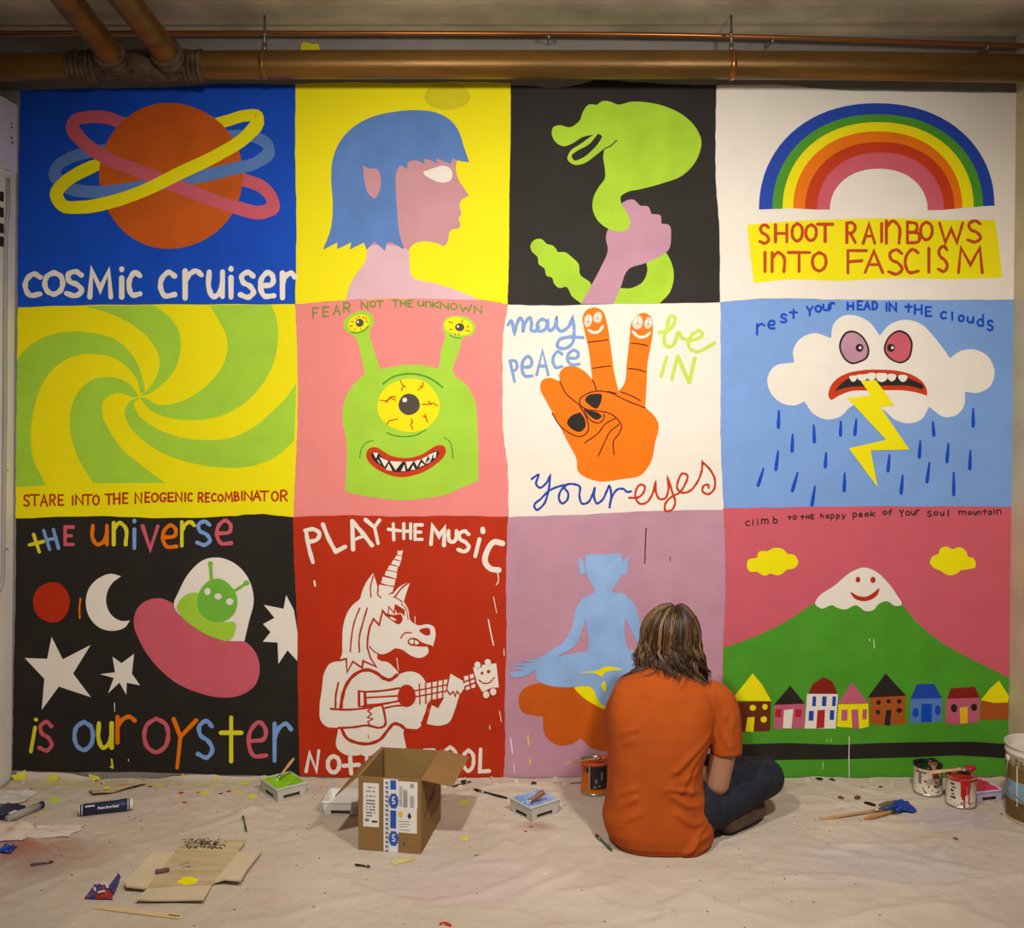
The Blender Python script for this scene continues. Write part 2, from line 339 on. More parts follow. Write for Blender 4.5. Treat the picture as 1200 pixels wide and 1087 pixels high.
# 1 planet with three rings
e = panel(0, 0, BLUE, 'dark blue mural panel with ringed orange planet, lettered COSMIC CRUISER')
PK = [(283, 232), (330, 292), (420, 352), (560, 408), (680, 456), (800, 502), (920, 543), (1030, 562), (1068, 545)]
BL = [(213, 415), (255, 462), (340, 482), (450, 478), (560, 462), (650, 448), (780, 425), (900, 395), (1000, 370), (1050, 335)]
YL = [(364, 384), (300, 415), (245, 455), (222, 490), (245, 535), (320, 543), (430, 524), (560, 480), (700, 412), (850, 340), (960, 270), (1008, 215)]
art(T1, e, 'planet', lambda p: p.oval(668, 420, 281, 285, RUST, 2, n=48, wob=.006))
for nm, fr, bk, m, lf, lb, wd in (('pink', PK, [(1062, 508), (1022, 462), (952, 435), (800, 330), (600, 240), (480, 215), (420, 194), (340, 192), (292, 206)], ROSE, 4, 1, 52), ('blue', BL, [(1046, 300), (1005, 272), (930, 262), (800, 280), (500, 310), (350, 328), (270, 352), (225, 382)], PERI, 3, .4, 48), ('yellow', YL, [(1005, 188), (965, 185), (890, 205), (700, 260)], YEL, 5, 1.7, 50)):
    art(T1, e, 'ring', lambda p: (p.stroke(fr + bk, wd - 4, m, lb, closed=True), p.stroke(fr, wd, m, lf)), nm + ' ring')
art(T1, e, 'lettering', lambda p: p.letters('C 100,803,158,890;O 176,798,246,882;S 260,794,322,888;M 352,792,434,893;i 465,784,488,893;C 505,797,548,890', 20, WHITE, 2)); art(T1, e, 'lettering', lambda p: p.letters('C 628,797,683,893;r 724,792,788,897;u 818,795,870,892;i 893,781,913,894;S 940,797,992,894;e 1018,797,1070,894;r 1104,800,1152,896', 20, WHITE, 2))
# 2 blue-haired profile
e = panel(0, 1, YEL, 'yellow mural panel with a head in profile wearing a long blue bob', .1)
art(T2, e, 'paint_stain', lambda p: p.oval(690, 122, 100, 62, OLIVE, 1))
art(T2, e, 'face', lambda p: p.poly([(350, 790), (330, 850), (290, 905), (262, 955), (245, 1018), (245, 1018), (400, 1010), (600, 1012), (838, 1019), (838, 1019), (760, 985), (640, 945), (535, 912), (524, 850), (520, 805), (545, 770), (600, 760), (650, 770), (676, 780), (692, 762), (700, 720), (712, 708), (740, 703), (748, 685), (740, 662), (752, 640), (745, 605), (750, 582), (785, 560), (785, 560), (770, 535), (740, 490), (728, 440), (735, 400), (735, 400), (600, 330), (450, 380), (340, 700)], SKIN_P, 2))
art(T2, e, 'neck', lambda p: p.poly([(345, 785), (330, 850), (290, 905), (262, 955), (245, 1018), (245, 1018), (400, 1010), (600, 1012), (838, 1019), (838, 1019), (760, 985), (640, 945), (535, 912), (524, 850), (520, 800), (480, 782), (420, 778)], NECKP, 2.6))
art(T2, e, 'hair', lambda p: p.poly([(145, 797), (145, 797), (180, 700), (188, 600), (181, 480), (188, 400), (215, 330), (270, 265), (350, 218), (450, 193), (570, 185), (640, 195), (700, 225), (740, 275), (760, 335), (772, 370), (787, 413), (787, 413), (750, 408), (712, 396), (712, 396), (706, 420), (706, 420), (640, 402), (652, 420), (652, 420), (588, 402), (591, 420), (591, 420), (548, 405), (517, 415), (516, 442), (516, 442), (482, 430), (468, 455), (464, 520), (470, 620), (480, 720), (501, 796), (501, 796), (428, 766), (417, 802), (417, 802), (372, 762), (372, 762), (336, 797), (336, 797), (325, 765), (325, 765), (262, 796), (262, 796), (270, 764), (270, 764), (208, 794), (208, 794), (207, 765), (207, 765)], PERI, 3))
art(T2, e, 'ear', lambda p: p.poly([(320, 428), (320, 428), (345, 440), (385, 445), (398, 480), (392, 540), (372, 572), (345, 552), (328, 500)], SKIN_P, 4))
art(T2, e, 'eye', lambda p: p.poly([(585, 458), (620, 443), (690, 432), (711, 452), (705, 492), (680, 502), (625, 490)], WHITE, 4))
# 3 fist holding a green snake
e = panel(0, 2, BLACK, 'black mural panel with a lilac fist gripping a lime green snake', .2)
art(T3, e, 'snake_tail', lambda p: (p.poly([(118, 780), (135, 755), (165, 750), (190, 772), (190, 772), (218, 780), (240, 808), (240, 808), (270, 808), (300, 830), (330, 860), (336, 905), (385, 948), (372, 1000), (345, 1036), (345, 1036), (300, 1000), (275, 960), (245, 965), (222, 945), (213, 920), (190, 912), (180, 880), (155, 860), (150, 830), (125, 805)], SNK, 1),
    p.poly([(700, 800), (740, 860), (748, 920), (730, 985), (683, 1035), (683, 1035), (480, 1035), (480, 1035), (500, 970), (560, 966), (610, 940), (632, 890), (628, 840)], SNK, 1)), None)
art(T3, e, 'fist', lambda p: p.poly([(462, 700), (450, 740), (458, 800), (430, 870), (385, 955), (341, 1035), (341, 1035), (484, 1035), (484, 1035), (512, 970), (550, 882), (620, 857), (690, 825), (724, 800), (736, 740), (728, 690), (693, 682), (693, 682), (690, 648), (650, 640), (650, 640), (635, 608), (600, 604), (600, 604), (570, 577), (522, 592), (500, 650)], LILAC, 2))
art(T3, e, 'snake', lambda p: (p.poly([(212, 278), (220, 258), (245, 251), (290, 260), (335, 230), (350, 190), (375, 160), (410, 162), (410, 162), (435, 145), (470, 148), (500, 160), (560, 148), (640, 152), (720, 172), (800, 215), (850, 270), (869, 320), (860, 375), (830, 430), (780, 475), (700, 505), (600, 532), (540, 546), (515, 565), (518, 595), (545, 640), (557, 672), (545, 712), (545, 712), (510, 718), (460, 705), (415, 670), (392, 620), (395, 570), (420, 520), (445, 485), (445, 440), (438, 390), (443, 352), (443, 352), (400, 387), (350, 420), (310, 424), (281, 400), (290, 370), (340, 332), (396, 292), (396, 292), (350, 302), (300, 332), (265, 343), (232, 328)], SNK, 3),
    p.poly([(299, 385), (310, 405), (340, 398), (385, 365), (420, 325), (432, 298), (415, 288), (415, 288), (375, 335), (322, 365)], BLACK, 4), p.stroke([(445, 353), (470, 342), (496, 318)], 5, BLACK, 4)))
# 4 rainbow
e = panel(0, 3, WHITE, 'white mural panel with a rainbow over yellow sign reading SHOOT RAINBOWS INTO FASCISM', .3)
ARC = [(192, 1087, 133, 537, 522), (243, 1043, 175, 535, 524), (282, 1008, 205, 534, 528), (322, 965, 240, 532, 531), (367, 935, 280, 535, 534), (413, 895, 320, 537, 538), (462, 833, 382, 537, 540)]
def arcp(a, t):
    x0, x1, y, bl, br = a; cx = (x0 + x1) / 2; rx = (x1 - x0) / 2; c, s_ = math.cos(t), math.sin(t)
    c = math.copysign(abs(c) ** .93, c); s_ = abs(s_) ** .95; by = bl + (br - bl) * (c + 1) / 2
    return (cx + rx * c, by - (by - y) * s_)
for i, (m, nm) in enumerate(((COB, 'blue'), (GREEN, 'green'), (YEL, 'yellow'), (ORG, 'orange'), (SCAR, 'red'), (ROSE, 'pink'))):
    def f(p):
        o_ = [arcp(ARC[i], math.pi * k / 40) for k in range(41)]; n_ = [arcp(ARC[i + 1], math.pi * k / 40) for k in range(41)]
        p.poly(o_ + n_[::-1], m, 1, False)
    art(T4, e, 'rainbow_band', f, nm + ' rainbow band')
art(T4, e, 'yellow_sign', lambda p: p.poly([(147, 595), (147, 595), (250, 585), (400, 577), (700, 570), (900, 576), (1088, 575), (1088, 575), (1100, 650), (1116, 795), (1116, 795), (900, 801), (700, 797), (500, 808), (300, 803), (173, 816), (173, 816), (158, 700)], YEL, 1))
art(T4, e, 'lettering', lambda p: p.letters('S 195,595,230,665;H 255,595,298,660;O 318,590,357,657;O 370,594,410,655;T 415,593,472,658' , 12, TAN, 2)); art(T4, e, 'lettering', lambda p: p.letters('R 526,588,558,662;A 588,592,632,665;I 652,590,664,660;n 676,580,724,665;B 756,585,805,664;O 806,584,850,652;W 878,588,966,662;S 985,580,1035,660', 12, TAN, 2))
art(T4, e, 'lettering', lambda p: p.letters('I 208,700,222,772;n 242,700,287,772;T 304,700,385,772;O 395,700,447,770' , 12, TAN, 2)); art(T4, e, 'lettering', lambda p: p.letters('F 530,693,600,778;A 595,695,662,776;S 684,690,737,782;C 748,688,797,780;I 830,685,845,775;S 873,676,908,772;M 950,682,1040,776', 12, TAN, 2))
# 5 spiral
e = panel(1, 0, YEL, 'yellow and green spiral mural panel lettered STARE INTO THE NEOGENIC RECOMBINATOR', .4)
for pts in ([(548, 385), (548, 385), (535, 330), (500, 285), (440, 245), (370, 232), (290, 240), (220, 280), (165, 350), (135, 440), (121, 540), (130, 640), (180, 743), (180, 743), (64, 752), (64, 752), (68, 252), (68, 252), (110, 205), (180, 165), (270, 145), (360, 150), (450, 175), (520, 240), (552, 310), (556, 385)],
            [(540, 390), (540, 390), (500, 345), (430, 322), (370, 330), (310, 375), (280, 440), (275, 530), (295, 610), (330, 680), (365, 736), (365, 736), (645, 735), (645, 735), (560, 672), (480, 605), (430, 535), (400, 460), (405, 415), (450, 385), (541, 394)],
            [(541, 402), (541, 402), (505, 420), (488, 460), (505, 510), (560, 570), (640, 620), (740, 655), (870, 675), (990, 668), (1080, 632), (1150, 570), (1150, 570), (1158, 342), (1158, 342), (1120, 400), (1060, 460), (980, 525), (900, 560), (800, 568), (680, 550), (590, 510), (535, 460), (525, 420), (544, 404)],
            [(548, 402), (548, 402), (580, 445), (640, 475), (740, 490), (850, 478), (940, 435), (1010, 370), (1060, 290), (1085, 190), (1080, 90), (1060, 40), (1060, 40), (820, 42), (820, 42), (860, 110), (887, 170), (885, 240), (850, 310), (790, 370), (700, 420), (620, 430), (558, 402)],
            [(551, 396), (551, 396), (590, 355), (620, 300), (622, 240), (580, 170), (520, 120), (440, 78), (330, 45), (330, 45), (600, 42), (600, 42), (660, 85), (702, 150), (705, 220), (685, 290), (640, 345), (558, 395)]):
    art(T5, e, 'spiral_arm', lambda p: p.poly(pts, LIME, 1))
L5 = [('S 30,54,53,100;T 57,53,96,98;A 102,54,130,100;R 142,53,163,97;E 178,54,198,96',), ('I 233,57,243,95;N 252,54,281,93;T 287,53,320,96;O 325,55,350,95',), ('T 377,51,408,93;H 414,47,438,91;E 453,46,473,88',), ('N 505,45,531,88;E 548,43,566,83;O 575,46,601,82;G 611,45,635,80;E 646,45,668,80;N 678,43,703,80;I 713,45,722,80;C 730,45,746,80',), ('R 774,45,793,82;E 805,46,820,82;C 831,47,848,80;O 858,52,878,80;M 888,43,918,80;B 928,41,946,78;I 955,39,963,76;N 971,39,1001,76;A 1008,38,1038,76;T 1036,38,1073,78;O 1086,39,1113,78;R 1125,35,1150,78',)]
for (t,) in L5: art(TW, e, 'lettering', lambda p: p.letters(t, 8, RED, 2))
# 6 one-eyed alien
e = panel(1, 1, PINK, 'pink mural panel with a one-eyed green alien, lettered FEAR NOT THE UNKNOWN', .5)
art(T6, e, 'alien_body', lambda p: p.poly([(260, 925), (260, 925), (266, 700), (247, 560), (265, 480), (310, 412), (352, 375), (352, 375), (335, 290), (305, 200), (258, 165), (252, 130), (290, 92), (345, 77), (386, 95), (395, 130), (375, 172), (388, 235), (425, 352), (425, 352), (480, 340), (560, 331), (640, 335), (700, 352), (700, 352), (716, 250), (732, 190), (720, 150), (735, 113), (780, 101), (840, 111), (872, 145), (862, 187), (815, 206), (800, 260), (770, 372), (830, 425), (868, 490), (882, 600), (888, 880), (888, 880), (820, 905), (740, 942), (640, 960), (520, 969), (400, 957), (310, 942)], LIME, 1))
VEIN = SCAR
eye = art(T6, e, 'eye', lambda p: p.oval(560, 523, 147, 126, YEL, 2))
for v in ([(475, 165), (495, 205), (485, 240)], [(495, 200), (515, 215)], [(645, 180), (640, 215), (605, 235)], [(620, 205), (640, 215)], [(320, 312), (370, 318), (402, 287), (438, 285)], [(370, 328), (400, 292), (440, 312)], [(360, 318), (376, 322)], [(640, 343), (690, 342), (720, 333), (755, 356)], [(685, 320), (705, 345)], [(375, 490), (392, 465), (455, 452)], [(555, 455), (566, 475), (553, 495), (568, 530)], [(660, 415), (668, 445), (680, 478)], [(645, 430), (668, 445)]):
    art(TF, e, 'red_vein', lambda p: p.stroke(v, 8, VEIN, 3, False), None, eye)
art(T6, e, 'pupil', lambda p: (p.oval(562, 518, 50, 50, GREY, 4), p.oval(541, 497, 11, 11, WHITE, 5)), None, eye)
for v, w_ in (([(345, 190), (410, 142), (500, 117), (600, 118), (690, 145), (760, 190), (792, 216)], 13), ([(370, 555), (430, 576), (520, 584), (600, 570), (662, 535)], 10), ([(275, 612), (220, 630), (185, 672), (170, 745)], 8), ([(800, 590), (845, 622), (862, 680), (868, 745)], 8)):
    art(TF, e, 'crease_line', lambda p: p.stroke(v, w_, GREEN, 2))
lips = art(TF, e, 'mouth', lambda p: (p.poly([(218, 715), (238, 676), (290, 663), (340, 690), (400, 725), (480, 743), (560, 740), (640, 715), (700, 677), (760, 648), (802, 655), (817, 690), (800, 735), (740, 792), (650, 848), (560, 878), (490, 888), (420, 880), (340, 850), (270, 807), (230, 762)], SCAR, 2),
    p.poly([(258, 710), (300, 700), (340, 740), (420, 770), (520, 773), (600, 765), (680, 725), (740, 690), (764, 700), (750, 737), (690, 787), (600, 827), (500, 848), (410, 843), (330, 802), (272, 757)], BLACK, 3)))
def f(p):
    for t in ([(270, 703), (310, 706), (292, 748)], [(300, 757), (312, 775), (330, 797), (313, 762)], [(318, 737), (386, 767), (357, 812)], [(388, 785), (366, 832), (415, 842)], [(395, 768), (490, 772), (440, 836)], [(505, 792), (480, 843), (514, 842)], [(513, 772), (573, 769), (530, 830)], [(570, 797), (553, 834), (587, 829)], [(580, 768), (628, 755), (600, 810)], [(632, 777), (615, 813), (657, 796)], [(633, 752), (680, 728), (661, 785)], [(662, 790), (690, 755), (700, 775)], [(681, 725), (725, 702), (702, 767)], [(723, 705), (746, 695), (740, 742), (724, 748)]): p.poly(t, WHITE, 4, False)
art(TF, e, 'teeth', f, None, lips)
for (cx, cy, rx, ry, rot, px, py, pr, lid, vs) in ((180, 130, 92, 66, -25, 188, 128, 33, [(120, 205), (170, 211), (225, 190), (262, 155)], [[(120, 118), (140, 122)], [(105, 160), (127, 152)], [(145, 185), (151, 175)], [(200, 188), (198, 178)], [(225, 77), (215, 92)], [(245, 82), (238, 100)], [(258, 118), (240, 118)], [(180, 72), (185, 82)], [(155, 85), (160, 95)]]),
                                             (1005, 158), ) if False else ((180, 130, 92, 66, -25, 188, 128, 33, [(120, 205), (170, 211), (225, 190), (262, 155)], [[(120, 118), (140, 122)], [(105, 160), (127, 152)], [(145, 185), (151, 175)], [(200, 188), (198, 178)], [(225, 77), (215, 92)], [(245, 82), (238, 100)], [(258, 118), (240, 118)], [(180, 72), (185, 82)], [(155, 85), (160, 95)]]),
                                             (1005, 158, 118, 72, 12, 1015, 165, 38, [(935, 230), (975, 250), (1025, 255)], [[(920, 118), (955, 130)], [(930, 185), (955, 180)], [(1040, 107), (1030, 122)], [(1075, 165), (1095, 155)], [(1070, 192), (1100, 200)], [(975, 215), (982, 228)], [(1008, 215), (1010, 228)]])):
    ey = art(TE, e, 'stalk_eye', lambda p: (p.oval(cx, cy, rx, ry, YEL, 2, rot), p.stroke(lid, 9, GREEN, 2.5)))
    for v in vs: art(TE, e, 'red_vein', lambda p: p.stroke(v, 8, VEIN, 3, False), None, ey)
    art(TE, e, 'pupil', lambda p: (p.oval(px, py, pr, 33, GREY, 4), p.oval(px - 14, py - 6, 9, 10, WHITE, 5)), None, ey)
for t in ('F 109,64,133,113;E 157,60,183,103;A 206,50,236,96;R 254,40,283,83', 'N 337,35,366,66;O 377,32,403,58;T 410,31,440,59', 'T 482,28,513,57;H 522,28,546,56;E 557,28,578,58', 'u 604,33,630,54;n 640,33,662,57;K 672,35,702,62;N 710,38,746,68;O 756,42,788,70;W 802,48,856,80;N 870,55,903,88'):
    art(T6, e, 'lettering', lambda p: p.letters(t, 7, DKGRN, 2))
# 7 peace hand
e = panel(1, 2, WHITE, 'white mural panel with orange peace sign hand, lettered MAY PEACE BE IN YOUR EYES', .6)
art(T7, e, 'hand', lambda p: p.poly([(213, 440), (220, 408), (250, 393), (306, 409), (306, 409), (303, 375), (325, 345), (370, 337), (420, 360), (459, 400), (459, 400), (440, 250), (420, 160), (413, 110), (430, 75), (470, 60), (510, 80), (527, 130), (545, 240), (565, 380), (583, 455), (583, 455), (604, 430), (622, 320), (635, 200), (645, 130), (670, 97), (710, 88), (738, 108), (745, 150), (735, 240), (720, 320), (715, 430), (708, 532), (708, 532), (750, 570), (770, 605), (755, 700), (735, 790), (690, 850), (600, 870), (470, 877), (390, 830), (385, 780), (340, 690), (290, 590), (240, 500)], ORG, 1))
for v in ([(440, 225), (480, 221), (530, 213)], [(462, 348), (500, 342), (545, 337)], [(642, 230), (680, 233), (720, 242)], [(628, 348), (670, 353), (712, 365)], [(306, 408), (330, 460), (400, 522)], [(710, 535), (620, 500), (540, 462), (480, 455), (430, 470), (400, 495), (402, 520), (430, 540), (480, 548), (540, 560), (580, 590), (597, 620), (588, 650), (560, 690), (562, 755)], [(459, 402), (470, 425), (478, 452)], [(590, 458), (640, 476), (685, 500)], [(270, 560), (310, 622), (350, 652), (410, 668), (438, 645), (436, 595), (400, 525)], [(420, 542), (440, 582), (490, 605), (513, 585), (513, 563)], [(422, 700), (490, 650), (520, 610), (572, 582)], [(487, 762), (520, 690), (540, 650), (585, 612)], [(530, 456), (572, 466)]):
    art(T7, e, 'crease_line', lambda p: p.stroke(v, 5.5, LINE, 2))
for n_ in ([(425, 497), (440, 475), (470, 468), (501, 470), (498, 510), (480, 537), (445, 520)], [(340, 605), (360, 572), (403, 555), (403, 555), (425, 592), (425, 627), (400, 647), (365, 635)], [(420, 540), (420, 540), (445, 547), (490, 560), (503, 573), (482, 590), (447, 572)]):
    art(T7, e, 'fingernail', lambda p: p.poly(n_, BLACK, 3))
for (ex, ey_, rx, ry) in ((458, 95, 22, 35), (510, 78, 23, 30), (725, 105, 28, 38), (783, 108, 22, 32)):
    q = art(TP, e, 'eye', lambda p: p.oval(ex, ey_, rx, ry, WHITE, 3, 8))
    art(TP, e, 'peace_sign', lambda p: (p.stroke([(ex, ey_ - ry * .7), (ex, ey_ + ry * .7)], 3, ORG, 4), p.stroke([(ex - rx * .5, ey_ + ry * .4), (ex, ey_), (ex + rx * .5, ey_ + ry * .4)], 3, ORG, 4, False), p.stroke([(ex + (rx - 4) * math.cos(k * .4), ey_ + (ry - 5) * math.sin(k * .4)) for k in range(16)], 2, ORG, 4)), None, q)
for v in ([(460, 147), (488, 160), (520, 150), (536, 126)], [(700, 155), (732, 183), (768, 180), (790, 162)]): art(TP, e, 'smile', lambda p: p.stroke(v, 14, WHITE, 3))
def f(p):
    for v in ([(24, 118), (42, 96), (52, 130), (60, 166), (60, 166), (72, 115), (92, 80), (104, 100), (104, 158), (104, 158), (122, 100), (142, 78), (152, 105), (152, 148), (170, 152), (190, 130)], [(238, 98), (205, 88), (182, 120), (192, 152), (222, 145), (240, 100), (240, 130), (252, 150), (275, 130), (288, 82), (288, 125), (308, 152), (345, 135), (374, 78), (374, 78), (382, 160), (370, 220), (330, 246), (292, 235), (300, 202), (350, 184), (430, 187)]): p.stroke(v, 18, LETB, 2)
art(TP, e, 'lettering', f)
art(TP, e, 'lettering', lambda p: (p.letters('A 180,258,242,388;C 268,262,316,352;e 345,255,408,335;e 100,287,155,400', 17, LETB, 2), p.stroke([(35, 312), (60, 424)], 17, LETB, 2), p.stroke([(36, 312), (62, 312), (74, 335), (66, 360), (48, 370)], 16, LETB, 2)))
art(TP, e, 'lettering', lambda p: (p.stroke([(842, 158), (885, 150), (922, 110), (926, 75), (906, 70), (885, 130), (868, 195), (880, 233), (905, 235), (935, 190), (945, 160), (950, 160), (962, 185), (985, 197), (1040, 195), (1076, 172), (1062, 150), (1030, 162), (1000, 205), (1008, 245), (1045, 263), (1090, 246), (1140, 216)], 19, LIME2, 2)))
art(TP, e, 'lettering', lambda p: (p.stroke([(882, 292), (852, 396)], 20, LIME2, 2), p.stroke([(942, 287), (910, 410)], 20, LIME2, 2), p.stroke([(945, 292), (1003, 428)], 20, LIME2, 2), p.stroke([(1034, 298), (1005, 428)], 20, LIME2, 2)))
art(TQ, e, 'lettering', lambda p: (p.stroke([(66, 154), (105, 130), (92, 188), (112, 206), (148, 182), (175, 132), (175, 132), (160, 240), (132, 308), (92, 335), (80, 310), (118, 272), (170, 222), (220, 200), (262, 192), (235, 225), (225, 270), (242, 298), (270, 282), (278, 235), (258, 205), (262, 195), (312, 185), (345, 197), (345, 258), (362, 300), (392, 294), (420, 250), (435, 202), (435, 202), (433, 272), (447, 298), (475, 282), (505, 225), (520, 195), (530, 232), (520, 326), (520, 326), (540, 250), (572, 214), (604, 214), (625, 231), (648, 227)], 13, COB, 2)))
art(TQ, e, 'lettering', lambda p: (p.stroke([(637, 265), (690, 262), (722, 230), (726, 196), (702, 188), (675, 225), (675, 270), (700, 300), (736, 294), (768, 252), (792, 168), (792, 168), (795, 240), (815, 272), (846, 268), (864, 230), (860, 140), (860, 140), (888, 230), (905, 298), (885, 336), (850, 342), (845, 310), (880, 262), (930, 235), (965, 182), (976, 132), (950, 122), (925, 160), (920, 215), (945, 235), (986, 228), (1032, 178), (1060, 110), (1066, 56), (1066, 56), (1110, 100), (1138, 160), (1130, 220), (1096, 244), (1066, 226), (1072, 195), (1100, 190), (1102, 208)], 13, SCAR, 2)))
# 8 angry cloud
e = panel(1, 3, SKY, 'blue mural panel with angry cloud spitting lightning, lettered REST YOUR HEAD IN THE CLOUDS', .7)
art(T8, e, 'cloud', lambda p: p.poly([(365, 422), (365, 422), (330, 437), (272, 425), (232, 380), (225, 330), (250, 290), (326, 274), (326, 274), (322, 230), (345, 188), (400, 163), (466, 182), (466, 182), (475, 130), (510, 98), (560, 96), (610, 120), (651, 172), (651, 172), (690, 130), (750, 112), (810, 130), (860, 180), (918, 258), (918, 258), (960, 230), (1010, 225), (1060, 250), (1087, 310), (1070, 365), (1020, 390), (975, 385), (975, 385), (970, 442), (940, 475), (900, 482), (838, 443), (838, 443), (810, 490), (765, 505), (710, 492), (662, 452), (600, 430), (545, 440), (500, 480), (450, 491), (400, 470)], WHITE, 1))
for (out, fil, px, hx) in (([(172, 350), (190, 270), (240, 212), (300, 205), (370, 242), (420, 312), (440, 390), (420, 447), (350, 487), (290, 500), (230, 470), (190, 412)], LILAC, 352, 357), ([(565, 360), (577, 310), (620, 242), (700, 200), (772, 227), (817, 300), (815, 382), (790, 452), (718, 493), (660, 480), (600, 440), (570, 392)], ROSE, 628, 640)):
    cx = sum(a for a, _ in out) / len(out); cy = sum(b_ for _, b_ in out) / len(out)
    q = art(TC, e, 'eye', lambda p: (p.poly(out, BLACK, 2), p.poly([(cx + (a - cx) * .87, cy + (b_ - cy) * .885) for a, b_ in out], fil, 3)))
    art(TC, e, 'pupil', lambda p: (p.oval(px, 356, 34, 35, BLACK, 4), p.oval(hx, 355, 12, 13, WHITE, 5)), None, q)
q = art(TC, e, 'mouth', lambda p: (p.poly([(88, 800), (95, 700), (140, 640), (230, 585), (350, 556), (530, 547), (700, 560), (830, 600), (910, 660), (946, 740), (946, 776), (946, 776), (860, 750), (750, 731), (600, 728), (420, 731), (280, 736), (180, 772), (106, 816), (106, 816)], SCAR, 2), p.poly([(133, 737), (133, 737), (180, 680), (260, 622), (400, 598), (600, 592), (760, 617), (850, 652), (912, 690), (905, 722), (905, 722), (800, 692), (650, 686), (420, 696), (250, 702)], BLACK, 3)))
def f(p):
    for t in ([(262, 608), (300, 600), (330, 600), (320, 640), (295, 655), (275, 640)], [(330, 595), (380, 590), (425, 590), (415, 632), (370, 646), (340, 632)], [(415, 590), (495, 585), (490, 625), (455, 642), (425, 628)], [(503, 582), (545, 577), (592, 585), (595, 625), (547, 656), (508, 640)], [(598, 594), (675, 598), (662, 635), (635, 650), (605, 630)], [(690, 604), (772, 606), (757, 645), (730, 655), (705, 640)]): p.poly(t, WHITE, 4)
art(TC, e, 'teeth', f, None, q)
art(T8, e, 'lightning_bolt', lambda p: p.poly([(578, 345), (635, 341), (706, 438), (652, 442), (763, 605), (616, 608), (643, 749), (533, 600), (675, 568), (527, 409), (618, 400)], YEL, 5, False))
for v in ([(268, 455), (266, 525)], [(320, 545), (318, 615)], [(400, 510), (403, 580)], [(503, 495), (502, 555)], [(562, 488), (556, 552)], [(265, 608), (256, 685)], [(210, 675), (188, 745)], [(340, 690), (318, 765)], [(447, 615), (444, 675)], [(518, 692), (516, 765)], [(405, 742), (393, 820)], [(688, 622), (682, 690)], [(738, 700), (732, 775)], [(840, 652), (830, 732)], [(805, 570), (801, 638)], [(852, 497), (857, 555)], [(912, 580), (906, 655)], [(932, 690), (932, 780)], [(995, 607), (993, 682)], [(1006, 448), (1006, 520)]):
    dx, dy = v[1][0] - v[0][0], v[1][1] - v[0][1]; l = math.hypot(dx, dy); nx_, ny_ = -dy / l, dx / l
    art(T8, e, 'raindrop', lambda p: p.poly([(v[0][0] + dx * t + nx_ * w_ * s_, v[0][1] + dy * t + ny_ * w_ * s_) for s_, t, w_ in ((1, 0, 3.5), (1, .3, 5), (1, .7, 7), (1, .95, 6.5), (1, 1.03, 3), (-1, 1.03, 3), (-1, .95, 6.5), (-1, .7, 7), (-1, .3, 5.5), (-1, 0, 3.5))], BLUE, 1, False))
for t in ('r 185,128,212,168;e 228,115,252,146;s 275,91,297,122;t 310,73,337,105', 'Y 374,63,396,96;O 407,58,428,82;u 437,55,458,76;r 464,48,478,70', 'H 529,47,550,73;E 567,42,584,73;A 592,44,614,73;D 624,44,641,73', 'I 674,49,680,78;N 688,49,713,78', 't 748,53,772,82;H 784,56,810,90;E 826,64,846,98', 'C 883,82,903,108;l 922,84,930,113;o 951,95,970,118;u 985,102,1006,123;d 1022,93,1043,136;s 1060,115,1080,152'):
    art(T8, e, 'lettering', lambda p: p.letters(t, 8.5, BLUE, 2))
# 9 universe
e = panel(2, 0, BLACK, 'black mural panel with flying saucer, moon and stars, lettered THE UNIVERSE IS OUR OYSTER', .8)
CL = dict(y=YEL, b=SKY, p=ROSE, o=ORG); CL['y'] = LIME2; CL['Y'] = pc('letter_yellow', (232, 222, 40))
art(TW, e, 'lettering', lambda p: (p.stroke([(72, 222), (96, 296)], 15, CL['Y'], 2), p.stroke([(54, 266), (112, 252)], 15, CL['Y'], 2), p.stroke([(115, 205), (140, 285)], 15, SKY, 2), p.stroke([(156, 200), (178, 280)], 15, SKY, 2), p.stroke([(126, 245), (168, 238)], 14, SKY, 2), p.letters('E 206,190,240,264 p', 15, CL, 2)))
art(TW, e, 'lettering', lambda p: p.letters('u 324,184,384,264 o;n 413,172,464,264 Y;i 490,162,512,280 b;V 536,186,601,284 p;e 622,182,680,278 o;r 703,168,756,270 Y;s 768,166,824,266 b;e 852,162,914,264 p', 16, CL, 2))
art(TV, e, 'lettering', lambda p: (p.stroke([(78, 116), (60, 218)], 17, CL['Y'], 2), p.stroke([(80, 82), (84, 83)], 17, CL['Y'], 2), p.letters('s 96,92,150,214 p', 17, CL, 2)))
art(TV, e, 'lettering', lambda p: p.letters('O 246,92,324,212 b;u 350,98,404,202 Y;r 429,70,503,180 o', 18, CL, 2))
art(TV, e, 'lettering', lambda p: (p.letters('O 543,78,645,221 p;s 771,88,834,244 b;t 870,73,956,260 Y;e 988,93,1063,244 p;r 1098,100,1168,258 b', 18, CL, 2), p.stroke([(668, 80), (697, 155)], 17, ORG, 2), p.stroke([(764, 86), (697, 155), (683, 288)], 17, ORG, 2, False)))
art(T9, e, 'red_planet', lambda p: p.oval(200, 380, 71, 78, RED, 1))
art(T9, e, 'moon', lambda p: p.poly([(468, 280), (468, 280), (430, 270), (385, 285), (345, 325), (332, 380), (345, 435), (385, 478), (440, 490), (485, 475), (502, 450), (502, 450), (470, 452), (432, 430), (412, 390), (415, 340), (435, 305)], WHITE, 1))
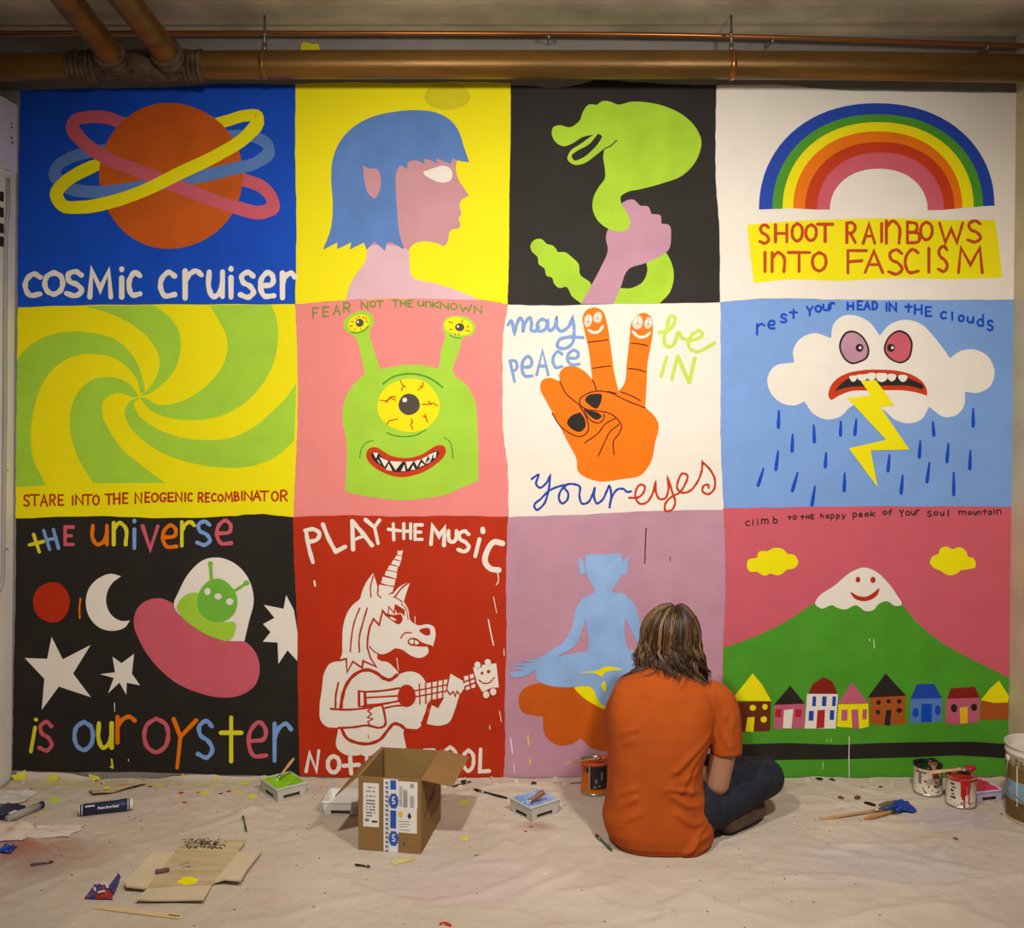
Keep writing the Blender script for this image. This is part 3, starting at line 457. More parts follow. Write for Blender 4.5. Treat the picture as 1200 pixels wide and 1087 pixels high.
for st in ([(200, 513), (243, 600), (350, 545), (283, 655), (352, 746), (228, 705), (162, 795), (172, 675), (96, 595), (183, 598)], [(435, 590), (470, 615), (518, 579), (510, 655), (541, 700), (490, 690), (488, 736), (462, 690), (418, 731), (440, 672), (387, 657), (445, 650)], [(1105, 352), (1135, 410), (1149, 500), (1148, 606), (1110, 565), (1075, 618), (1072, 535), (1015, 532), (1045, 495), (1016, 464), (1060, 440), (1019, 390), (1095, 405)]):
    art(T9, e, 'star', lambda p: p.poly(st, WHITE, 1, False))
q = art(T9, e, 'flying_saucer', lambda p: p.poly([(517, 450), (530, 405), (570, 372), (620, 365), (672, 387), (720, 440), (790, 490), (860, 520), (940, 528), (985, 570), (1003, 630), (985, 700), (930, 738), (850, 747), (770, 730), (680, 690), (600, 620), (545, 540)], ROSE, 1))
art(T9, e, 'glass_dome', lambda p: p.poly([(672, 390), (690, 340), (740, 255), (790, 215), (850, 208), (920, 240), (965, 300), (980, 370), (960, 460), (944, 530), (944, 530), (870, 527), (790, 500), (722, 450), (680, 412)], WHITE, 2), None, q)
art(T9, e, 'green_pilot', lambda p: (p.poly([(683, 405), (720, 350), (765, 343), (790, 430), (850, 455), (910, 460), (908, 495), (888, 527), (830, 517), (760, 482), (700, 432)], LIME, 3), p.poly([(762, 390), (775, 330), (810, 295), (850, 289), (890, 315), (916, 360), (907, 420), (870, 452), (820, 452), (778, 427)], PILOT, 4), p.stroke([(818, 300), (813, 232)], 13, PILOT, 4), p.stroke([(900, 340), (953, 306)], 12, PILOT, 4), p.oval(813, 232, 10, 11, PILOT, 4), p.oval(952, 305, 12, 10, PILOT, 4),
    p.oval(802, 338, 12, 14, WHITE, 5), p.oval(843, 357, 14, 12, WHITE, 5), p.oval(888, 377, 14, 13, WHITE, 5)), None, q)
for v, w_, m_ in [([(312, 365), (308, 400), (309, 440)], 7, ORG), ([(432, 985), (436, 1018)], 7, CL['Y']), ([(443, 768), (444, 800)], 3, WHITE), ([(497, 985), (497, 992)], 3, WHITE), ([(428, 1014), (438, 1018)], 6, CL['Y'])]: art(T9, e, 'paint_drip', lambda p: p.stroke(v, w_, m_, 3))
# 10 unicorn with guitar
e = panel(2, 1, RED, 'red mural panel with white unicorn playing a guitar, lettered PLAY THE MUSIC', .9)
art(TG, e, 'unicorn_body', lambda p: (p.poly([(200, 8), (110, 40), (80, 90), (65, 190), (50, 310), (57, 385), (90, 420), (165, 430), (165, 430), (158, 555), (200, 590), (260, 600), (330, 590), (400, 596), (470, 570), (580, 553), (580, 553), (572, 440), (620, 446), (650, 435), (690, 385), (725, 290), (716, 220), (700, 155), (660, 102), (600, 85), (555, 95), (522, 108), (490, 70), (420, 18), (390, 0), (380, -30), (220, -30)], WHITE, 1),
    p.poly([(705, 405), (705, 405), (735, 290), (735, 290), (775, 310), (775, 310), (815, 235), (830, 190), (850, 98), (850, 98), (956, 160), (956, 160), (905, 232), (880, 310), (835, 400), (780, 416)], WHITE, 2)))
art(TU, e, 'unicorn_head', lambda p: p.poly([(222, 907), (240, 870), (246, 760), (250, 660), (290, 520), (330, 465), (390, 410), (400, 370), (440, 280), (491, 211), (491, 211), (515, 280), (535, 378), (535, 378), (538, 303), (538, 303), (655, 322), (655, 322), (640, 390), (640, 390), (690, 330), (791, 274), (791, 274), (762, 350), (735, 437), (735, 437), (770, 500), (790, 590), (850, 627), (930, 619), (975, 640), (988, 690), (968, 795), (968, 795), (928, 797), (934, 835), (900, 875), (850, 886), (790, 866), (720, 820), (665, 811), (620, 840), (565, 858), (530, 857), (525, 897), (610, 922), (660, 965), (692, 1005), (500, 1060), (280, 1010)], WHITE, 1.5))
def f(p):
    for t in ([(555, 290), (568, 240), (620, 252), (669, 263), (660, 314), (605, 306)], [(583, 228), (595, 193), (640, 200), (681, 209), (674, 257), (625, 240)], [(604, 185), (622, 149), (655, 155), (689, 164), (680, 203), (640, 192)], [(634, 140), (651, 107), (680, 112), (711, 121), (698, 161), (665, 148)], [(659, 99), (680, 71), (719, 76), (714, 117), (690, 106)], [(684, 64), (688, 28), (700, 38), (725, 28), (728, 40), (720, 72)]): p.poly(t, WHITE, 1, False)
art(TU, e, 'horn', f)
def f(p):
    z = [(225, 905), (278, 893), (285, 1000), (330, 915), (405, 965), (412, 910), (515, 955), (470, 885), (445, 800), (450, 720), (465, 640), (495, 575), (540, 625), (568, 510), (598, 548)]
    p.stroke(z, 15, RED, 3, False)
    for v, w_ in (([(385, 490), (345, 590), (320, 720), (310, 835)], 9), ([(445, 490), (415, 590), (380, 740), (383, 840)], 10), ([(493, 235), (470, 330), (475, 400)], 8), ([(530, 335), (530, 385), (553, 405)], 7), ([(785, 280), (720, 330), (665, 400)], 9), ([(642, 365), (622, 380)], 7), ([(655, 400), (700, 422), (728, 446)], 6), ([(715, 455), (750, 490), (770, 580)], 5), ([(463, 795), (500, 835), (540, 857)], 7), ([(712, 728), (740, 690), (795, 685)], 8)): p.stroke(v, w_ * 1.35, RED, 3)
art(TU, e, 'line_work', f)
art(TU, e, 'eye', lambda p: (p.stroke([(575, 520), (612, 545), (615, 478), (660, 530), (670, 465), (738, 505), (740, 550)], 10, RED, 3, False), p.poly([(660, 470), (700, 475), (738, 500), (745, 540), (680, 530)], RED, 3, False), p.poly([(578, 530), (660, 545), (712, 540), (727, 580), (700, 618), (645, 592)], RED, 3), p.poly([(622, 560), (655, 566), (678, 588), (645, 582)], WHITE, 4), p.stroke([(680, 535), (715, 528)], 5, WHITE, 4)))
art(TU, e, 'muzzle', lambda p: (p.poly([(858, 665), (940, 653), (942, 703), (912, 706)], RED, 3), p.poly([(765, 757), (785, 730), (830, 729), (880, 762), (966, 792), (900, 796), (830, 792), (780, 782)], RED, 3), p.poly([(778, 752), (790, 740), (814, 742), (806, 776), (788, 770)], WHITE, 4), p.poly([(824, 745), (858, 768), (830, 780)], WHITE, 4)))
def f(p):
    for v, w_ in (([(180, 315), (190, 240), (215, 165), (260, 108), (340, 75), (400, 95), (440, 125), (480, 136), (522, 108)], 15), ([(720, 280), (700, 350), (678, 402)], 13), ([(185, 438), (215, 490), (280, 520), (350, 526), (420, 500), (470, 440), (505, 404), (540, 410), (580, 440), (645, 446)], 14), ([(165, 155), (150, 230), (148, 302)], 9), ([(118, 312), (200, 318), (330, 308), (430, 288)], 9), ([(165, 430), (250, 426), (340, 414), (430, 426), (446, 418), (448, 350), (432, 288)], 10), ([(320, 210), (430, 203), (540, 186)], 9), ([(325, 245), (540, 233)], 8), ([(330, 292), (440, 282), (540, 264)], 9), ([(440, 310), (510, 295), (560, 292)], 8)): p.stroke(v, w_ * 1.35, RED, 3)
    p.stroke([(375, 305), (345, 325), (368, 345), (343, 365), (375, 375), (345, 392), (362, 420)], 8, RED, 3, False); p.stroke([(825, 192), (846, 226), (868, 208), (880, 236), (890, 205), (908, 228)], 9, RED, 3, False)
    p.poly([(283, 198), (335, 204), (342, 302), (284, 302)], RED, 3, False); p.poly([(299, 212), (318, 212), (321, 290), (300, 294)], WHITE, 4, False)
art(TG, e, 'line_work', f)
def f(p):
    p.poly([(632, 170), (832, 133), (815, 242), (632, 277)], WHITE, 4, False); p.poly([(932, 116), (990, 98), (1003, 180), (945, 200)], WHITE, 4, False)
    for v in ([(632, 203), (830, 166)], [(632, 240), (822, 204)], [(660, 162), (664, 282)], [(698, 156), (700, 278)], [(736, 148), (736, 268)], [(772, 142), (768, 262)], [(805, 136), (802, 252)], [(930, 150), (1003, 124)], [(938, 178), (1003, 152)], [(962, 100), (976, 200)]): p.stroke(v, 9, RED, 5)
    p.poly([(955, 160), (935, 120), (925, 100), (985, 150), (940, 185)], RED, 5, False) if False else None
    p.oval(583, 233, 55, 68, RED, 5); 
art(TG, e, 'guitar_neck', f)
art(TG, e, 'guitar_headstock', lambda p: (p.oval(1015, 45, 25, 26, RED, 4), p.oval(1078, 28, 25, 25, RED, 4), p.oval(1068, 225, 26, 28, RED, 4), p.oval(1110, 208, 26, 28, RED, 4), p.oval(1015, 45, 19, 21, WHITE, 6), p.oval(1078, 28, 19, 20, WHITE, 6), p.oval(1068, 226, 19, 22, WHITE, 6), p.oval(1111, 208, 19, 22, WHITE, 6), p.poly([(988, 62), (1003, 58), (1015, 70), (1038, 60), (1045, 45), (1062, 42), (1078, 50), (1095, 38), (1130, 35), (1146, 182), (1100, 184), (1045, 210), (1010, 150)], WHITE, 5, False),
    p.oval(1043, 95, 9, 10, RED, 6), p.oval(1083, 85, 11, 11, RED, 6), p.stroke([(1025, 137), (1050, 155), (1085, 154), (1118, 122)], 8, RED, 6)))
art(TM, e, 'lettering', lambda p: (p.stroke([(86, 98), (102, 190), (124, 270)], 18, WHITE, 2), p.stroke([(82, 98), (130, 92), (160, 117), (148, 145), (102, 160)], 18, WHITE, 2), p.stroke([(178, 66), (210, 145), (247, 213)], 18, WHITE, 2), p.stroke([(247, 213), (298, 186)], 20, WHITE, 2), p.stroke([(336, 48), (341, 200)], 19, WHITE, 2), p.stroke([(336, 48), (390, 110), (443, 178)], 19, WHITE, 2), p.stroke([(346, 148), (404, 126)], 15, WHITE, 2), p.stroke([(408, 40), (455, 80)], 18, WHITE, 2), p.stroke([(484, 42), (457, 80), (476, 168)], 16, WHITE, 2, False)))
art(TM, e, 'lettering', lambda p: (p.stroke([(558, 62), (561, 148)], 15, WHITE, 2), p.stroke([(532, 92), (598, 100)], 14, WHITE, 2), p.letters('H 615,62,652,142;E 676,68,714,146', 15, WHITE, 2)))
art(TM, e, 'lettering', lambda p: (p.stroke([(762, 172), (770, 75), (806, 128), (834, 90), (832, 178)], 19, WHITE, 2, False), p.letters('U 857,100,900,160;S 908,102,968,212', 17, WHITE, 2), p.stroke([(1024, 145), (1001, 238)], 17, WHITE, 2), p.stroke([(1041, 90), (1043, 105)], 20, WHITE, 2), p.stroke([(1148, 168), (1105, 160), (1066, 208), (1056, 272), (1085, 305), (1128, 312)], 25, WHITE, 2)))
art(T10, e, 'lettering', lambda p: (p.stroke([(62, 1032), (76, 962), (102, 1030), (111, 952)], 13, WHITE, 2, False), p.letters('O 146,972,190,1036', 16, WHITE, 2), p.stroke([(232, 978), (236, 1040)], 15, WHITE, 2), p.stroke([(206, 1010), (266, 1006)], 15, WHITE, 2)))
art(T10, e, 'lettering', lambda p: p.letters('T 284,965,308,1030;H 322,968,346,1030;E 362,965,386,1030', 14, WHITE, 2))
art(T10, e, 'lettering', lambda p: (p.letters('F 520,950,555,1035;O 594,938,640,1025;O 668,950,708,1030', 14, WHITE, 2), p.stroke([(735, 946), (732, 1032), (768, 1030)], 14, WHITE, 2, False)))
for v, w_, m_ in [([(800, 262), (803, 300), (796, 312)], 4, WHITE), ([(765, 447), (775, 500), (785, 545)], 5, WHITE), ([(94, 298), (97, 316)], 7, WHITE), ([(412, 595), (418, 640)], 3, WHITE), ([(482, 435), (483, 460)], 3, WHITE), ([(785, 360), (797, 420)], 3, WHITE), ([(825, 560), (826, 585)], 3, WHITE), ([(770, 855), (771, 870)], 3, WHITE), ([(808, 800), (815, 840)], 3, WHITE), ([(302, 890), (303, 905)], 3, RED)]: art(T10, e, 'paint_drip', lambda p: p.stroke(v, w_, m_, 3))
# 11 meditating figure
e = panel(2, 2, LILAC, 'lilac mural panel with a pale blue figure sitting cross-legged on an orange cloud', 1.0)
art(T11, e, 'orange_cloud', lambda p: p.poly([(92, 770), (100, 725), (150, 695), (250, 700), (350, 700), (440, 760), (520, 700), (640, 690), (710, 760), (700, 930), (520, 950), (440, 956), (380, 945), (330, 904), (330, 904), (300, 925), (240, 930), (195, 895), (184, 820), (184, 820), (140, 815), (105, 802)], RUST, 1))
art(T11, e, 'yellow_robe', lambda p: p.poly([(306, 705), (345, 690), (400, 640), (500, 625), (500, 780), (430, 793), (380, 772), (335, 742)], YEL, 2))
def f(p):
    p.poly([(350, 198), (350, 198), (420, 193), (487, 192), (487, 192), (493, 235), (480, 290), (452, 335), (452, 355), (385, 355), (385, 335), (357, 282), (349, 235)], LBL, 4)
    p.poly([(325, 203), (325, 203), (340, 222), (350, 270), (350, 270), (335, 274), (323, 240)], LBL, 4); p.poly([(518, 196), (518, 196), (513, 240), (500, 276), (486, 272), (486, 272), (494, 225)], LBL, 4)
    p.poly([(380, 345), (450, 342), (505, 350), (505, 420), (500, 500), (515, 560), (545, 600), (340, 600), (360, 550), (355, 480), (348, 400), (350, 358)], LBL, 4)
    p.poly([(400, 347), (345, 360), (315, 400), (295, 480), (270, 525), (200, 575), (160, 598), (105, 602), (140, 612), (60, 618), (118, 628), (50, 634), (108, 642), (55, 656), (75, 669), (132, 656), (180, 620), (260, 578), (310, 545), (335, 490), (356, 430)], LBL, 4)
    p.poly([(480, 345), (530, 375), (558, 450), (580, 520), (620, 580), (600, 600), (560, 560), (545, 530), (522, 480), (500, 430)], LBL, 4)
    p.poly([(155, 650), (180, 615), (300, 578), (420, 560), (540, 565), (680, 600), (720, 650), (690, 690), (560, 705), (470, 705), (450, 740), (428, 782), (405, 765), (372, 708), (280, 708), (200, 698), (165, 680)], LBL, 3)
art(T11, e, 'seated_figure', f)
art(T11, e, 'yellow_sash', lambda p: (p.poly([(328, 650), (400, 640), (425, 628), (492, 640), (450, 643), (425, 650), (412, 666), (395, 656)], YEL, 5), p.poly([(413, 690), (421, 684), (429, 702), (425, 726), (415, 715)], YEL, 5)))
for v, w_, m_ in [([(583, 95), (580, 160), (578, 228)], 4, BLACK), ([(60, 905), (68, 960)], 5, WHITE), ([(72, 1000), (76, 1040)], 3, WHITE), ([(127, 893), (130, 930)], 4, YEL), ([(134, 985), (136, 1005)], 4, YEL), ([(676, 205), (676, 220)], 3, LINE)]: art(T11, e, 'paint_drip', lambda p: p.stroke(v, w_, m_, 3))
# 12 mountain
e = panel(2, 3, ROSE, 'rose pink mural panel with smiling green mountain above a row of little houses', 1.1)
mt = art(T12, e, 'mountain', lambda p: p.poly([(57, 546), (57, 546), (150, 515), (280, 455), (405, 375), (560, 270), (640, 270), (735, 380), (790, 447), (880, 522), (1000, 590), (1143, 661), (1143, 661), (1141, 720), (1139, 800), (1136.5, 900), (1130, 1032), (1130, 1032), (600, 1046), (60, 1047), (60, 1047), (55, 850)], GREEN, 1))
art(T12, e, 'snow_cap', lambda p: (p.poly([(405, 377), (412, 362), (480, 310), (550, 255), (592, 242), (632, 255), (682, 300), (715, 345), (734, 384), (710, 388), (680, 370), (650, 378), (625, 404), (600, 408), (560, 385), (520, 401), (490, 395), (470, 385), (430, 398)], WHITE, 2), p.oval(568, 288, 9, 11, RED, 3), p.oval(625, 289, 10, 12, RED, 3), p.poly([(539, 335), (570, 350), (600, 352), (630, 335), (649, 320), (645, 340), (617, 364), (580, 369), (551, 356)], RED, 3)), None, mt)
for c_ in ([(147, 240), (150, 215), (185, 205), (185, 205), (192, 183), (225, 180), (225, 180), (250, 168), (287, 175), (300, 190), (300, 190), (327, 195), (341, 225), (325, 245), (300, 250), (300, 250), (268, 271), (235, 265), (235, 265), (215, 273), (185, 258), (185, 258), (155, 256)], [(842, 225), (850, 202), (875, 190), (875, 190), (882, 170), (905, 163), (927, 173), (927, 173), (955, 165), (980, 182), (985, 200), (985, 200), (1010, 210), (1014, 240), (985, 249), (960, 252), (960, 252), (940, 267), (910, 271), (880, 253), (880, 253), (855, 242)]):
    art(T12, e, 'yellow_cloud', lambda p: p.poly(c_, YEL, 1))
art(T12, e, 'road', lambda p: p.poly([(57, 915), (300, 908), (500, 915), (650, 908), (800, 905), (1000, 903), (1136, 912), (1136, 912), (1134, 967), (1134, 967), (950, 955), (800, 962), (500, 970), (300, 972), (150, 978), (57, 990)], BLACK, 2, False))
HS = [(BROWN, [(28, 150), (188, 142), (185, 268), (30, 272)], YEL, [(22, 142), (60, 95), (112, 30), (150, 75), (190, 145)], YEL, [(90, 212), (120, 210), (115, 272), (82, 270)], YEL, [(45, 172, 11, 13), (113, 172, 13, 12), (163, 168, 11, 12), (48, 228, 12, 14), (158, 220, 13, 13)]),
      (ORCH, [(202, 160), (328, 155), (325, 258), (200, 258)], BLACK, [(200, 160), (268, 80), (328, 155)], WHITE, [(242, 182), (280, 177), (272, 258), (237, 256)], CRIM, [(205, 178, 232, 210, 0), (287, 178, 315, 210, 0)]),
      (WHITE, [(337, 115), (465, 115), (455, 258), (327, 258)], MAHO, [(342, 112), (362, 72), (405, 45), (442, 64), (465, 115)], CRIM, [(380, 182), (411, 180), (408, 255), (375, 257)], COB, [(358, 125, 375, 165, 0), (398, 125, 418, 165, 0), (440, 125, 457, 165, 0), (343, 185, 365, 225, 0), (430, 182, 450, 222, 0)]),
      (YEL, [(467, 158), (590, 155), (592, 250), (560, 258), (460, 250)], ORCH, [(465, 155), (522, 65), (590, 155)], ORCH, [(520, 180), (548, 178), (552, 258), (524, 258)], ORCH, [(478, 180, 505, 225, 0), (565, 178, 585, 220, 0)]),
      (TERRA, [(595, 128), (745, 123), (742, 240), (600, 242)], BLACK, [(587, 130), (662, 30), (746, 122)], BLACK, [(664, 182), (686, 180), (680, 245), (656, 243)], BLACK, [(632, 150, 9, 10), (674, 145, 9, 9), (718, 145, 10, 9), (630, 190, 9, 10), (718, 183, 12, 10)]),
      (PERI, [(768, 133), (895, 130), (893, 230), (762, 237)], COB, [(765, 135), (790, 75), (862, 73), (894, 132)], BLUE, [(810, 155), (853, 155), (852, 230), (808, 230)], BLUE, [(785, 192, 13, 20), (877, 182, 12, 20)]),
      (ORCH, [(912, 135), (1052, 130), (1048, 230), (960, 243), (908, 235)], MAHO, [(916, 135), (930, 92), (1030, 85), (1051, 130)], pc('amber', (246, 200, 20)), [(968, 172), (1000, 168), (1000, 236), (970, 238)], BLACK, [(944, 174, 13, 17), (1027, 170, 13, 15)]),
      (TERRA, [(1056, 145), (1168, 148), (1168, 222), (1052, 222)], YEL, [(1055, 140), (1095, 90), (1130, 60), (1172, 125), (1167, 150), (1110, 152)], None, None, None, [])]
for (wm, wp, rm, rp, dm, dp, nm, ws) in HS:
    h = art(TH, e, 'house', lambda p: p.poly(wp, wm, 3, False))
    art(TH, e, 'roof', lambda p: p.poly(rp, rm, 4, False), None, h)
    if dp: art(TH, e, 'door', lambda p: p.poly(dp, dm, 4, False), None, h)
    for q in ws: art(TH, e, 'window', lambda p: (p.oval(q[0], q[1], q[2], q[3], nm, 4) if len(q) == 4 else p.poly([(q[0] + 2, q[1]), (q[2], q[1]), (q[2] - 2, q[3]), (q[0], q[3])], nm, 4, False)), None, h)
for t in ('C 142,65,156,83;l 166,60,172,81;i 184,57,190,79;m 202,58,226,76;b 247,48,262,73', 't 302,45,315,60;o 322,45,334,59', 't 350,43,365,60;H 372,43,382,57;E 390,41,401,57', 'h 427,37,437,53;a 447,42,457,54;p 466,40,477,63;p 487,41,497,63;y 507,41,521,60', 'p 550,35,563,58;e 572,36,584,49;a 594,36,607,47;k 617,28,633,47', 'o 664,28,677,41;f 684,23,697,43', 'Y 727,23,741,49;o 750,28,764,44;u 772,28,784,42;r 791,23,801,41', 's 832,28,847,48;o 857,30,871,43;u 882,31,894,44;l 908,24,914,46', 'm 952,28,977,41;o 987,30,999,41;u 1007,30,1017,41;n 1024,29,1035,41;t 1042,21,1057,41;a 1064,28,1075,41;i 1082,21,1088,39;n 1096,23,1111,39'):
    art(T12, e, 'lettering', lambda p: p.letters(t, 4.5, BLACK, 2))
for v, w_, m_ in [([(535, 885), (534, 960), (535, 1040)], 3, WHITE), ([(612, 512), (612, 520)], 3, WHITE), ([(628, 515), (630, 548)], 3, WHITE), ([(435, 980), (435, 1005)], 3, LIME2), ([(450, 893), (452, 905)], 3, LIME2), ([(466, 890), (466, 905)], 3, LIME2)]: art(T12, e, 'paint_drip', lambda p: p.stroke(v, w_, m_, 3))
# ---------------------------------------------------------------- pipes under the ceiling
COPPER = mat('weathered_copper_pipe', (150, 106, 46), .40, .22, 3.0, .15, 40, metal=.45, c2=(104, 76, 36), stretch=(.6, 4, 4), k=.8)
COP2 = mat('bright_copper', (176, 110, 60), .30, .12, 5, metal=.85, k=.9)
WRAP = mat('wrapped_coupling', (66, 48, 36), .7, .35, 26, .6, 60, c2=(112, 90, 70))
STEEL = mat('galvanised_rod', (150, 142, 130), .4, .1, 20, metal=.8)
def lerp(a, b_, t): return a + (b_ - a) * t
big = [(-2.4, -.215, 2.700), (-1.2, -.215, 2.716), (0, -.215, 2.718), (1.2, -.215, 2.714), (2.2, -.215, 2.698)]
e = empty('drain_pipe', (0, -.215, 2.66), 'long thick copper pipe running along the wall just above the mural', 'pipe')
def part(mb, name, e, bevel=0, label=None):
    o = mb.build(name, None, bevel, label)
    for v in o.data.vertices: v.co -= e.location
    o.parent = e; return o
def sub(mb, name, parent, e, bevel=0):
    o = mb.build(name, None, bevel)
    for v in o.data.vertices: v.co -= e.location
    o.parent = parent; return o
m = MB(); m.tube(crom(big), .0515, COPPER, 28); part(m, 'pipe_run', e)
def coil(m, c, ax, r, n, pitch, mt, rr):
    for i in range(n):
        a = Vector(c) + Vector(ax) * pitch * (i - n / 2)
        m.tube([a - Vector(ax) * pitch * .5, a - Vector(ax) * pitch * .25, a + Vector(ax) * pitch * .25, a + Vector(ax) * pitch * .5], [r, r + rr * (1 + .5 * (i % 3 == 1)), r + rr * (1 + .5 * (i % 3 == 1)), r], mt, 20)
for (x0, n) in ((-1.575, 6), (-1.175, 5)):
    m = MB(); coil(m, (x0, -.215, 2.713), (1, 0, 0), .052, n, .018, WRAP, .006); part(m, 'pipe_coupling', e, label='dark ribbed coupling')
m = MB(); m.tube([(-1.53, -.215, 2.714), (-1.35, -.215, 2.715), (-1.21, -.215, 2.715)], [.055, .058, .055], WRAP, 20); part(m, 'tee_fitting', e)
for (xb, xe, za) in ((-1.452, -1.405, 0), (-1.245, -1.232, 0)):
    m = MB(); pts = crom([(xb, -.22, 2.715), (xb, -.28, 2.722), (lerp(xb, xe, .12), -.36, 2.735), (lerp(xb, xe, .3), -.50, 2.745), (xe, -.95, 2.775), (lerp(xb, xe, 1.6), -1.5, 2.80)], sub=5)
    m.tube(pts, .046, COPPER, 24); br = part(m, 'branch_pipe', e)
    m = MB()
    for i in range(6):
        q = Vector(pts[3 + i]); t = (Vector(pts[4 + i]) - Vector(pts[2 + i])).normalized()
        coil(m, q, t, .048, 1, .022, WRAP, .006 + .003 * (i % 2))
    sub(m, 'wrapped_joint', br, e)
m = MB(); m.tube(crom([(-2.4, -.11, 2.872), (-.6, -.11, 2.872), (.66, -.11, 2.864), (1.98, -.11, 2.822), (2.3, -.11, 2.81)]), .0085, COP2, 12)
o = m.build('copper_water_pipe'); tag(o, 'thin bright copper pipe running close under the ceiling', 'pipe')
for (px, yy) in ((643, -.11), (905, -.11), (1157, -.11)):
    c = at(px, 43 if px < 700 else (48 if px < 1000 else 55), yy); m = MB()
    m.tube([(c.x - .006, c.y, c.z), (c.x + .006, c.y, c.z)], .0125, STEEL, 12); m.tube([c, (c.x, -.02, c.z + .002)], .003, STEEL, 8); m.tube([(c.x, c.y, c.z + .008), (c.x, c.y, c.z + .02)], .004, STEEL, 8); m.build('pipe_clip', o)
for (px, lab) in ((310, 'threaded hanger rod above the dark blue mural panel'), (857, 'threaded hanger rod and clamp above the rainbow mural panel')):
    c = at(px, 70, -.215); e2 = empty('pipe_hanger', (c.x, -.215, 2.9), lab, 'pipe hanger', 'pipe hangers')
    m = MB(); m.tube([(c.x, -.215, 2.9), (c.x, -.215, 2.762)], .0045, STEEL, 8); part(m, 'threaded_rod', e2)
    m = MB(); m.tube([(c.x - .011, -.215, 2.7165), (c.x + .011, -.215, 2.7165)], .0545, COP2 if px > 500 else COPPER, 24); m.tube([(c.x, -.215, 2.795), (c.x, -.215, 2.765)], .009, STEEL, 6); m.tube([(c.x, -.215, 2.84), (c.x, -.215, 2.82)], .008, STEEL, 6); part(m, 'pipe_clamp', e2)
# strip of old wall colour above the pipe
P = Paint(FULL); P.poly([(353, 52), (358, 49), (366, 52), (373, 51), (376, 62), (352, 64)], pc('olive_yellow', (222, 210, 20)), 1, False); o = P.build('paint_patch', None); tag(o, 'yellow paint smear on the grey wall above the copper pipe', 'paint mark')
# ---------------------------------------------------------------- drop cloth over the floor
CANVAS = bpy.data.materials.new('canvas_drop_cloth'); CANVAS.use_nodes = True
nt = CANVAS.node_tree; N = nt.nodes; Lk = nt.links; bs = N['Principled BSDF']; bs.inputs['Roughness'].default_value = .9; bs.inputs['Specular IOR Level'].default_value = .1
tc = N.new('ShaderNodeTexCoord')
def nz(scale, detail=4, stretch=None):
    n = N.new('ShaderNodeTexNoise'); n.inputs['Scale'].default_value = scale; n.inputs['Detail'].default_value = detail
    if stretch:
        mp = N.new('ShaderNodeMapping'); mp.inputs['Scale'].default_value = stretch; Lk.new(tc.outputs['Object'], mp.inputs[0]); Lk.new(mp.outputs[0], n.inputs['Vector'])
    else: Lk.new(tc.outputs['Object'], n.inputs['Vector'])
    return n
def ramp(src, stops):
    r = N.new('ShaderNodeValToRGB'); Lk.new(src, r.inputs[0])
    while len(r.color_ramp.elements) < len(stops): r.color_ramp.elements.new(.5)
    for el, (p_, c_) in zip(r.color_ramp.elements, stops): el.position = p_; el.color = c_
    return r
def mixc(f, a, b_):
    x = N.new('ShaderNodeMix'); x.data_type = 'RGBA'; Lk.new(f, x.inputs['Factor'])
    for sck, v in ((x.inputs['A'], a), (x.inputs['B'], b_)):
        if isinstance(v, tuple): sck.default_value = v
        else: Lk.new(v, sck)
    return x.outputs['Result']
KF = .76
base = ramp(nz(2.2, 6).outputs['Fac'], [(.3, rgb((206, 190, 172), KF)), (.7, rgb((226, 211, 194), KF))]).outputs[0]
fine = nz(55, 3); base = mixc(ramp(fine.outputs['Fac'], [(.60, (0, 0, 0, 1)), (.82, (.22, .22, .22, 1))]).outputs[0], base, rgb((150, 132, 118), KF))
st = nz(3.4, 3); base = mixc(ramp(st.outputs['Fac'], [(.60, (0, 0, 0, 1)), (.75, (.30, .30, .30, 1))]).outputs[0], base, rgb((208, 176, 166), KF))
vo = N.new('ShaderNodeTexVoronoi'); vo.inputs['Scale'].default_value = 14; Lk.new(tc.outputs['Object'], vo.inputs['Vector'])
base = mixc(ramp(vo.outputs['Distance'], [(.05, (.7, .7, .7, 1)), (.075, (0, 0, 0, 1))]).outputs[0], base, rgb((96, 76, 66), KF))
Lk.new(base, bs.inputs['Base Color'])
wv = nz(420, 2); wk = nz(16, 5); bp = N.new('ShaderNodeBump'); bp.inputs['Strength'].default_value = .25; bp.inputs['Distance'].default_value = .003; Lk.new(wv.outputs['Fac'], bp.inputs['Height'])
bp2 = N.new('ShaderNodeBump'); bp2.inputs['Strength'].default_value = .85; bp2.inputs['Distance'].default_value = .012; Lk.new(wk.outputs['Fac'], bp2.inputs['Height']); Lk.new(bp.outputs[0], bp2.inputs['Normal']); Lk.new(bp2.outputs[0], bs.inputs['Normal'])
CRE = []
